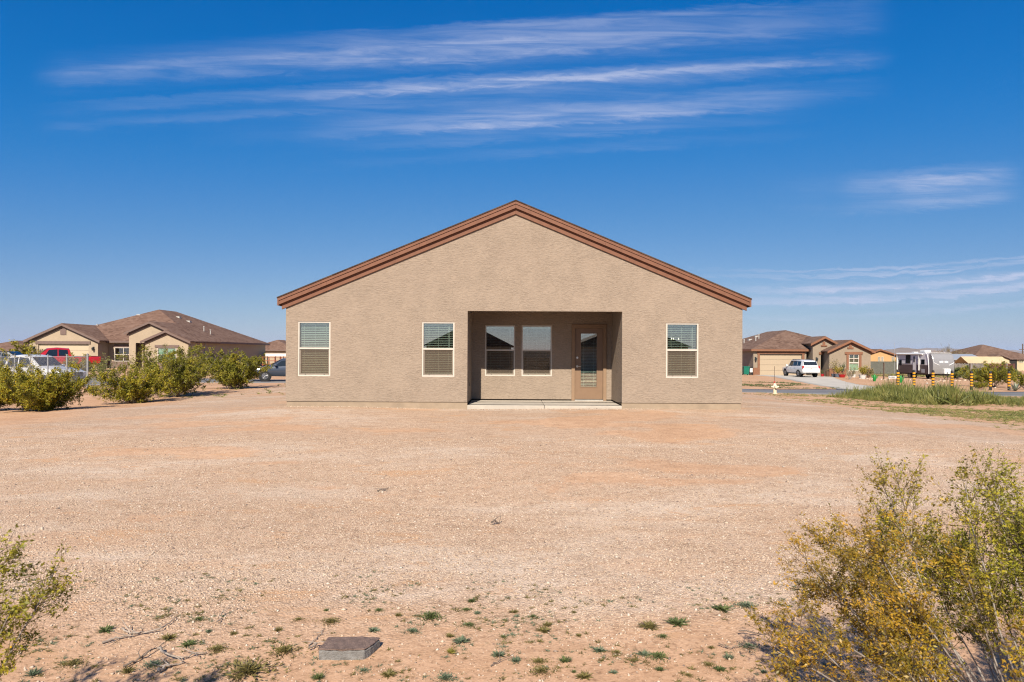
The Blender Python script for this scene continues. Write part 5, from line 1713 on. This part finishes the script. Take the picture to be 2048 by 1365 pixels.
SPEC = [(865, 1238, 66, 'mound', 'weed_green', 'bushy dark green weed up and right of the block', .7),
        (828, 1264, 44, 'mound', 'weed_grey', 'grey-green weed just right of and above the block', .5),
        (664, 1246, 52, 'mound', 'weed_brown', 'brownish dry weed directly above the block', .6),
        (572, 1305, 84, 'mound', 'weed_brown', 'wide brownish weed just left of the block', .5),
        (500, 1346, 150, 'mound', 'weed_brown', 'largest olive-brown weed patch below and left of the block', .38),
        (436, 1300, 62, 'mound', 'weed_brown', 'olive weed left of the block between the dead sticks', .4),
        (1358, 1248, 66, 'rosette', 'weed_green', 'bright green long-leaved weed above the sandy patch at the right', .5),
        (1000, 1312, 42, 'rosette', 'weed_grey', 'dark leafy weed left of centre at the bottom', .8),
        (1320, 1316, 58, 'mound', 'weed_green', 'dark green weed clump on the sand right of centre', .6),
        (1500, 1296, 52, 'mound', 'weed_grey', 'grey-green weed mound near the twigs at the lower right', .6),
        (1460, 1318, 46, 'grass', 'weed_grey', 'spiky grey-green tuft below the twigs at the lower right', .6),
        (946, 1204, 26, 'rosette', 'weed_green', 'dark green tuft beside the bare sand patch on the gravel', .9),
        (905, 1306, 46, 'grass', 'weed_yellow', 'yellowish grass tuft right of the block', .5)]
for i, (px, py, w, k, mt, lab, fl) in enumerate(SPEC):
    weed(px, py, w, k, mt, lab, 'larger weeds in the foreground', i, fl)
SMALL = [(935, 1221, 26), (957, 1228, 26), (1031, 1225, 22), (941, 1252, 30), (903, 1274, 30), (1035, 1322, 30), (1080, 1325, 40), (1133, 1324, 44), (1201, 1302, 34),
         (1237, 1306, 24), (1150, 1345, 20), (1172, 1354, 40), (895, 1358, 50), (1150, 1226, 20), (1446, 1220, 46), (1494, 1214, 50), (1425, 1297, 24), (1442, 1340, 30),
         (1568, 1212, 18), (1583, 1214, 18), (1300, 1254, 48), (1328, 1275, 30), (1290, 1311, 40), (1090, 1262, 36), (1068, 1234, 22), (1098, 1252, 36), (925, 1284, 40),
         (1420, 1331, 30), (1322, 1341, 30), (1530, 1345, 20), (1085, 1345, 50), (640, 1358, 46), (780, 1350, 40), (730, 1343, 30), (560, 1262, 30), (380, 1290, 40),
         (310, 1333, 50), (260, 1345, 50), (215, 1262, 40), (150, 1330, 50), (70, 1350, 50), (340, 1278, 40), (400, 1240, 30), (420, 1265, 26), (470, 1268, 22), (760, 1222, 24),
         (800, 1232, 26), (750, 1262, 30), (600, 1240, 24), (655, 1222, 20), (1230, 1346, 22), (1380, 1352, 24), (1010, 1275, 20), (1160, 1272, 18)]
for i, (px, py, w) in enumerate(SMALL):
    k = ('mound', 'grass', 'rosette')[i % 3]
    mt = ('weed_green', 'weed_grey', 'weed_brown', 'weed_green', 'weed_brown', 'weed_grey', 'weed_brown')[i % 7]
    look = {'weed_green': 'dark green', 'weed_grey': 'grey-green', 'weed_brown': 'brownish'}[mt] + {'mound': ' mounded weed', 'grass': ' spiky weed', 'rosette': ' leafy weed'}[k]
    where = ('left of the block' if px < 640 else 'near the block' if px < 860 else 'left of centre' if px < 1060 else
             'right of centre' if px < 1350 else 'near the right-hand twigs')
    size = 'tiny' if w < 24 else 'small' if w < 32 else 'medium' if w < 45 else 'broad'
    row = 'by the gravel' if py < 1250 else 'mid-strip' if py < 1310 else 'lowest in frame'
    weed(px, py, w * 1.25, k, mt, f'{size} {look} {where}, {row}', 'small foreground weeds', i + 3, .5)

by_label = {}
for o in list(COL.objects):
    if o.get('category') == 'weed':
        by_label.setdefault(o['label'], []).append(o)
for lab, os_ in by_label.items():
    if len(os_) == 2:
        os_.sort(key=lambda o: o.location.x / o.location.y)
        os_[0]['label'], os_[1]['label'] = lab + ', left of two alike', lab + ', right of two alike'

def scatter_tufts(name, label, mat, xy, r, flat, rng, sub=26, keys=None, thin=1.0):
    """one mesh of many small tufts"""
    V, Fs = [], []
    off = 0
    Z = tz(xy[:, 0], xy[:, 1])
    keys = [k for k in TUFT if keys is None or k[0] in keys]
    for i in range(len(xy)):
        vs, fs = TUFT[keys[rng.integers(len(keys))]]
        k = rng.integers(0, len(fs) - sub)
        v_ = vs.reshape(-1, 4, 3)[k:k + sub].reshape(-1, 3)
        if thin != 1:
            q_ = v_.reshape(-1, 4, 3).copy()
            mid = (q_[:, 0] + q_[:, 2]) / 2
            q_[:, 1] = mid + (q_[:, 1] - mid) * thin
            q_[:, 3] = mid + (q_[:, 3] - mid) * thin
            v_ = q_.reshape(-1, 3)
        a = rng.uniform(0, 2 * pi)
        ca, sa = cos(a), sin(a)
        w = np.stack([v_[:, 0] * ca - v_[:, 1] * sa, v_[:, 0] * sa + v_[:, 1] * ca, v_[:, 2] * flat[i]], -1) * r[i]
        V.append(w + [xy[i, 0], xy[i, 1], Z[i]])
    V = np.concatenate(V)
    me = fastmesh(name, V, np.arange(len(V)).reshape(-1, 4))
    return tag(link(name, me, mat), label, None, None, 'stuff')
rng = np.random.default_rng(5)
# tiny weeds in the sand strip
n = 1300
cy = 3.9 + 2.2 * rng.uniform(0, 1, 130) ** 1.3
cx = rng.uniform(-.8, .8, 130) * cy
ci = rng.integers(0, 130, n)
X = cx[ci] + rng.normal(0, .10, n)
Y = cy[ci] + rng.normal(0, .07, n)
scatter_tufts('weed_seedlings', 'tiny green seedlings in the sand', 'weed_grey', np.stack([X, Y], -1), rng.uniform(.012, .05, n), np.full(n, .5), rng, 24)
n = 1300
ci = rng.integers(0, 130, n)
X = cx[ci] + rng.normal(0, .16, n)
Y = cy[ci] + rng.normal(0, .10, n)
scatter_tufts('dry_grass', 'tiny dry brown plants in the sand', 'weed_brown', np.stack([X, Y], -1), rng.uniform(.015, .065, n), np.full(n, .40), rng, 24)
# low patchy weeds on the ground to the right
def noise2(x, y, s):
    return np.sin(x * s + 1.3 * np.sin(y * s * .7)) * np.sin(y * s * 1.1 + 1.7 * np.sin(x * s * .6))
n = 22000
X = np.concatenate([rng.uniform(10.5, 34, 14000), rng.uniform(11.5, 21, 8000)])
Y = np.concatenate([rng.uniform(15.5, 40.4, 14000), rng.uniform(15.5, 27, 8000)])
edge = 12.8 + .9 * np.sin(Y * .8) + .6 * np.sin(Y * 2.3) + .05 * (Y - 16)
keep = (X > edge + rng.normal(0, .7, n)) & (noise2(X, Y, .9) + .7 * noise2(X, Y, 2.3) > -.35 + rng.normal(0, .35, n)) & (X < .80 * Y + 1)
X, Y = X[keep], Y[keep]
scatter_tufts('low_weeds', 'patchy low green weeds on the open ground', 'low_grass', np.stack([X, Y], -1), rng.uniform(.06, .20, len(X)), rng.uniform(.25, .55, len(X)), rng, 20, ('grass', 'rosette'), .8)
# tall feathery weeds by the road at the right
n = 3200
X = rng.uniform(17.0, 28.5, n)
Y = rng.normal(34.0, 1.3, n) - (X - 22) * .12
hh = np.interp(X, [17, 18.2, 20, 21.6, 23, 24.2, 26, 28.5], [.14, .50, .76, .70, .42, .22, .25, .25]) * (.30 + 1.2 * vnoise(X * 1.3, Y * 1.3))
scatter_tufts('tall_weeds', 'tall feathery green weeds beside the road', 'tall_weed', np.stack([X, Y], -1), hh * rng.uniform(.5, 1.1, n), np.full(n, 1.5), rng, 34, ('grass', 'rosette'), .5)
# weeds across the road, at the left of the right-hand house and beyond
n = 1400
X = rng.uniform(17.5, 24, n)
Y = rng.uniform(49, 60, n)
k = noise2(X, Y, .6) > -.1
scatter_tufts('yard_weeds', 'green weeds in the yard across the road', 'weed_green', np.stack([X, Y], -1)[k], rng.uniform(.12, .30, k.sum()), rng.uniform(.4, .8, k.sum()), rng, 14)
n = 2600
X = rng.uniform(36, 90, n)
Y = rng.uniform(82, 110, n)
k = noise2(X, Y, .25) > -.3
scatter_tufts('field_weeds', 'green weeds in the field round the trailer', 'tall_weed', np.stack([X, Y], -1)[k], rng.uniform(.25, .6, k.sum()), rng.uniform(.6, 1.0, k.sum()), rng, 14)
n = 1600
X = rng.uniform(-36, -8, n)
Y = rng.uniform(24, 64, n)
k = (noise2(X, Y, .5) > .1) & ((Y < 40) | (Y > 48))
scatter_tufts('verge_weeds', 'green weeds on the ground at the left', 'tall_weed', np.stack([X, Y], -1)[k], rng.uniform(.08, .26, k.sum()), rng.uniform(.4, .9, k.sum()), rng, 14)
# distant scrub
n = 2600
Y = 130 * np.exp(rng.uniform(0, 2.2, n))
X = rng.uniform(-1, 1, n) * Y
scatter_tufts('far_scrub', 'far desert scrub on the plain', 'creosote_green', np.stack([X, Y], -1), rng.uniform(.5, 1.5, n), rng.uniform(.7, 1.1, n), rng, 12)

# ------------------------------------------------------------------ garden of the right-hand house
def potted(label, px, Y, pot, pr, ph, pmat, h, w, seed, n=260, leaf=.05, group='potted plants by the right-hand house', grown=True):
    x = PX(px, Y)
    z = tz(x, Y)
    rng = np.random.default_rng(seed)
    t = thing('potted_plant', label, 'potted plant', (x, Y, z), group)
    MB().lathe((x, Y, z - .02), [(pr * .72, 0), (pr * .9, ph * .5), (pr, ph), (pr * 1.06, ph), (pr * 1.06, ph + .04), (pr * .85, ph + .04)], 12).build('pot', pot, t, smooth=40)
    P, R, C = [], [], []
    for k in range(9):
        a = rng.uniform(0, 2 * pi)
        e = np.array([cos(a) * w * rng.uniform(.2, 1), sin(a) * w * rng.uniform(.2, 1), h * rng.uniform(.6, 1)])
        L = np.array([[0, 0, ph], e * [.4, .4, .5] + [0, 0, ph], e + [0, 0, ph]])
        P.append(L); R.append(np.array([.012, .009, .004]))
        m_ = n // 9
        tt = rng.uniform(.3, 1.0, (m_, 1))
        C.append(L[0] + (L[2] - L[0]) * tt + rng.normal(0, w * .14, (m_, 3)))
    V, Q = tubes(P, R, 4)
    link('stem', fastmesh('stem', V, Q), 'stem_dark', t, (x, Y, z))
    C = np.concatenate(C)
    D = rand_dirs(rng, len(C)) * leaf
    S_ = np.cross(D, rand_dirs(rng, len(C))) * .5
    vs, fs = rhombs(C, D, S_)
    tag(link('foliage', fastmesh('foliage', vs, fs), pmat, t, (x, Y, z)), kind='stuff')
    return t
YG = 78.0
potted('small green plant in a red pot beside the entry', 1644.5, YG, 'pot_red', .18, .32, 'weed_green', .5, .2, 1, 120)
potted('plant in a tall brown pot beside the entry wall', 1655, YG, 'pot_brown', .22, .62, 'plant_dry', .35, .2, 2, 60)
potted('tall dry yellow plant in the cluster left of the window', 1668, YG, 'pot_blue', .3, .35, 'plant_dry', 1.75, .75, 3, 420, .07)
potted('yellow-green bushy plant in a blue-grey tub left of the window', 1675, YG - .5, 'pot_blue', .36, .36, 'plant_yellow', .9, .7, 4, 380, .07)
potted('grey-green tall plant in the cluster nearest the window', 1684, YG, 'pot_blue', .28, .3, 'weed_grey', 1.45, .5, 5, 320, .07)
potted('low plant in a round red pot below the window', 1684, YG - 1.6, 'pot_red', .36, .32, 'weed_brown', .12, .25, 6, 60)
potted('small plant in a white pot right of the window', 1707, YG - .4, 'pot_white', .26, .30, 'weed_grey', .55, .3, 7, 120)
potted('yellow flowering shrub in a white tub before the house corner', 1725, 72.0, 'pot_white', .36, .42, 'plant_yellow', 1.15, .75, 8, 520, .07)
creosote('leafless grey sapling in front of the window of the right-hand house', at(1698.5, 71.0), 1.25, .45, 12, 41, .04, 10, 3, 'plant_dry', flowers=0, stem_r=.02, name='bare_sapling', group='garden plants')
creosote('olive shrub at the corner of the right-hand house', at(1737, 77.5), .95, .8, 20, 42, .06, 12, 12, 'plant_dry', flowers=0, name='garden_shrub', group='garden plants')
def cactus(label, px, py, Y):
    x = PX(px, Y)
    z = tz(x, Y)
    t = thing('garden_ornament', label, 'ornament', (x, Y, z), 'green cactus ornaments')
    plain_ = 'cactus_green'
    MB().lathe((x, Y, z - .03), [(.10, 0), (.14, .2), (.15, .45), (.10, .62), (.03, .70)], 10).build('trunk', plain_, t, smooth=50)
    for sg, h in ((1, .30), (-1, .38)):
        a = MB().cyl((x + sg * .1, Y, z + h), (x + sg * .24, Y, z + h + .04), .05, n=8)
        a.cyl((x + sg * .24, Y, z + h), (x + sg * .25, Y, z + h + .26), .055, .04, n=8)
        a.build('arm', plain_, t, smooth=50)
plain('cactus_green', (.01, .22, .035), .5)
cactus('bright green cactus ornament left of the yard sign', 1749, 757, 66.0)
cactus('bright green cactus ornament beside the first bollard', 1801.5, 757, 63.0)
# agave at the far right by the road
ax, ay = PX(2031, 49.6), 49.6
ag = thing('agave', 'pale agave rosette beside the rightmost bollard', 'plant', (ax, ay, tz(ax, ay)))
foliage('agave_leaf', [(0, (.20, .24, .17)), (1, (.34, .36, .26))], 2, .3)
am_ = MB()
rr = random.Random(3)
for k in range(22):
    a, e, L = rr.uniform(0, 2 * pi), rr.uniform(.25, 1.3), rr.uniform(.55, .8)
    d = Vector((cos(a) * cos(e), sin(a) * cos(e), sin(e)))
    s_ = d.cross(Vector((0, 0, 1))).normalized() * .05
    p = Vector((ax, ay, tz(ax, ay)))
    n2 = s_.cross(d).normalized() * .02
    am_.add([p - s_, p + s_, p + d * L * .5 + s_ * 1.3 - n2, p + d * L, p + d * L * .5 - s_ * 1.3 - n2], [(0, 1, 2, 4), (4, 2, 3)])
am_.build('leaves', 'agave_leaf', ag)
tag(ag.children[0], kind='stuff')

# ------------------------------------------------------------------ loose stone
def stones(name, label, xy, r, mat, seed, flat=(.45, .8)):
    rng = np.random.default_rng(seed)
    n = len(xy)
    base = np.array([(1, 0, 0), (-1, 0, 0), (0, 1, 0), (0, -1, 0), (0, 0, 1), (0, 0, -1)], float)
    tri = np.array([(0, 2, 4), (2, 1, 4), (1, 3, 4), (3, 0, 4), (2, 0, 5), (1, 2, 5), (3, 1, 5), (0, 3, 5)])
    v_ = base[None] * rng.uniform(.6, 1.25, (n, 6, 1)) + rng.normal(0, .16, (n, 6, 3))
    v_[..., 2] *= rng.uniform(*flat, (n, 1))
    a = rng.uniform(0, 2 * pi, n)
    ca, sa = np.cos(a)[:, None], np.sin(a)[:, None]
    w = np.stack([v_[..., 0] * ca - v_[..., 1] * sa, v_[..., 0] * sa + v_[..., 1] * ca, v_[..., 2]], -1) * r[:, None, None]
    w += np.stack([xy[:, 0], xy[:, 1], tz(xy[:, 0], xy[:, 1]) + r * .12], -1)[:, None]
    fs = (np.arange(n)[:, None, None] * 6 + tri[None]).reshape(-1, 3)
    return tag(link(name, fastmesh(name, w.reshape(-1, 3), fs), mat), label, None, None, 'stuff')
m, g = material('gravel')
r_ = g.n('ShaderNodeNewGeometry', out=8)
cg = g.ramp(r_, [(0.0, (.15, .112, .092)), (.08, (.245, .182, .142)), (.20, (.35, .245, .17)), (.45, (.41, .302, .217)), (.70, (.44, .338, .254)), (.9, (.465, .375, .295)), (1.0, (.50, .43, .36))])
finish(g, g.n('ShaderNodeBsdfPrincipled', Base__Color=cg, Roughness=.85, Specular__IOR__Level=.2))
n = 150000
Y = 4.2 + 9.0 * rng.uniform(0, 1, n) ** 1.15
X = rng.uniform(-.80, .80, n) * Y
cover = np.clip((Y + .35 * np.sin(X * 1.7) + .2 * np.sin(X * 4.1 + Y) - 5.0) / 1.0, .10, 1)
cover *= 1 - .8 * bare_soil(X, Y)
k = rng.uniform(0, 1, n) < cover
X, Y = X[k], Y[k]
stones('gravel', 'pinkish crushed gravel spread over the yard', np.stack([X, Y], -1), rng.lognormal(math.log(.0070), .38, len(X)), 'gravel', 3)
n = 2600
X = rng.uniform(-6.3, 6.4, n)
Y = 18.05 - np.abs(rng.normal(0, .10, n)) - .06 * ((X > -1.2) & (X < 2.95))
k = vnoise(X * 1.5, Y * 0 + 3) > .35
stones('wall_foot_gravel', 'gravel and clods heaped along the foot of the main house wall', np.stack([X, Y], -1)[k], rng.lognormal(math.log(.010), .4, k.sum()), 'gravel', 9)
# rock border by the right-hand house and scattered rocks behind the bollards
n = 260
X = rng.uniform(36.5, 62, n)
Y = np.where(rng.uniform(0, 1, n) < .6, rng.normal(70.5, 1.2, n), rng.uniform(52, 76, n))
stones('border_rocks', 'pale rocks edging the yard before the trailer', np.stack([X, Y], -1), rng.uniform(.06, .20, n), 'gravel', 4)

# ------------------------------------------------------------------ far mountains and haze
def ridge(name, Y, x0, x1, prof, seed, mat):
    rng = np.random.default_rng(seed)
    n = 160
    xs = np.linspace(x0, x1, n)
    h = np.interp(xs, [p[0] for p in prof], [p[1] for p in prof])
    ph = rng.uniform(0, 6, 8)
    wob = sum(np.sin(xs / (x1 - x0) * 2 * pi * (5 * 1.7 ** i) + ph[i]) / 1.5 ** i for i in range(8))
    h = np.maximum(h * (1 + .10 * wob), 1)
    rows = []
    for k, (f, d) in enumerate(((0, -.10), (.35, -.07), (.7, -.03), (1, 0), (.5, .05), (0, .10))):
        rows.append(np.stack([xs, np.full(n, Y * (1 + d)) + rng.normal(0, Y * .004, n), h * f * (1 + .06 * rng.normal(size=n) * (0 < f < 1)) - 2], -1))
    V = np.stack(rows)
    r = len(rows)
    i = (np.arange(r - 1)[:, None] * n + np.arange(n - 1)[None, :]).ravel()
    me = fastmesh(name, V, np.stack([i, i + 1, i + n + 1, i + n], -1))
    tag(link(name, me, mat), kind='structure')
plain('mountain_rock', (.26, .19, .14), .95, var=.3, scale=.002)
def rx(px, Y):
    return PX(px, Y)
def rh(px, py, Y):
    return max(PZ(px, py, Y), 1)
Y1 = 9000.0
ridge('mountains', Y1, rx(1740, Y1), rx(1905, Y1), [(rx(p, Y1), rh(p, y, Y1)) for p, y in ((1740, 707), (1775, 700), (1795, 697.5), (1820, 697), (1845, 700.5), (1875, 704), (1905, 708))], 1, 'mountain_rock')
Y2 = 17000.0
ridge('mountains', Y2, rx(1500, Y2), rx(2200, Y2), [(rx(p, Y2), rh(p, y, Y2)) for p, y in ((1500, 706), (1700, 705), (1850, 698), (1900, 697), (1960, 702), (2048, 701), (2200, 704))], 2, 'mountain_rock')
Y3 = 12000.0
ridge('mountains', Y3, rx(300, Y3), rx(760, Y3), [(rx(p, Y3), rh(p, y, Y3)) for p, y in ((300, 701), (480, 697), (562, 684.5), (600, 683), (680, 692), (760, 700))], 3, 'mountain_rock')
m = bpy.data.materials.new('haze')
m.use_nodes = True
m.node_tree.nodes.clear()
gg = G(m.node_tree)
pv = gg.n('ShaderNodeVolumePrincipled', Color=(.52, .72, 1.0, 1), Density=1.6e-5)
out = m.node_tree.nodes.new('ShaderNodeOutputMaterial')
m.node_tree.links.new(pv, out.inputs['Volume'])
HB = MB().box(-45000, 45000, -400, 45000, -30, 230)
if HAZE:
    tag(HB.build('haze', m, None), kind='stuff')
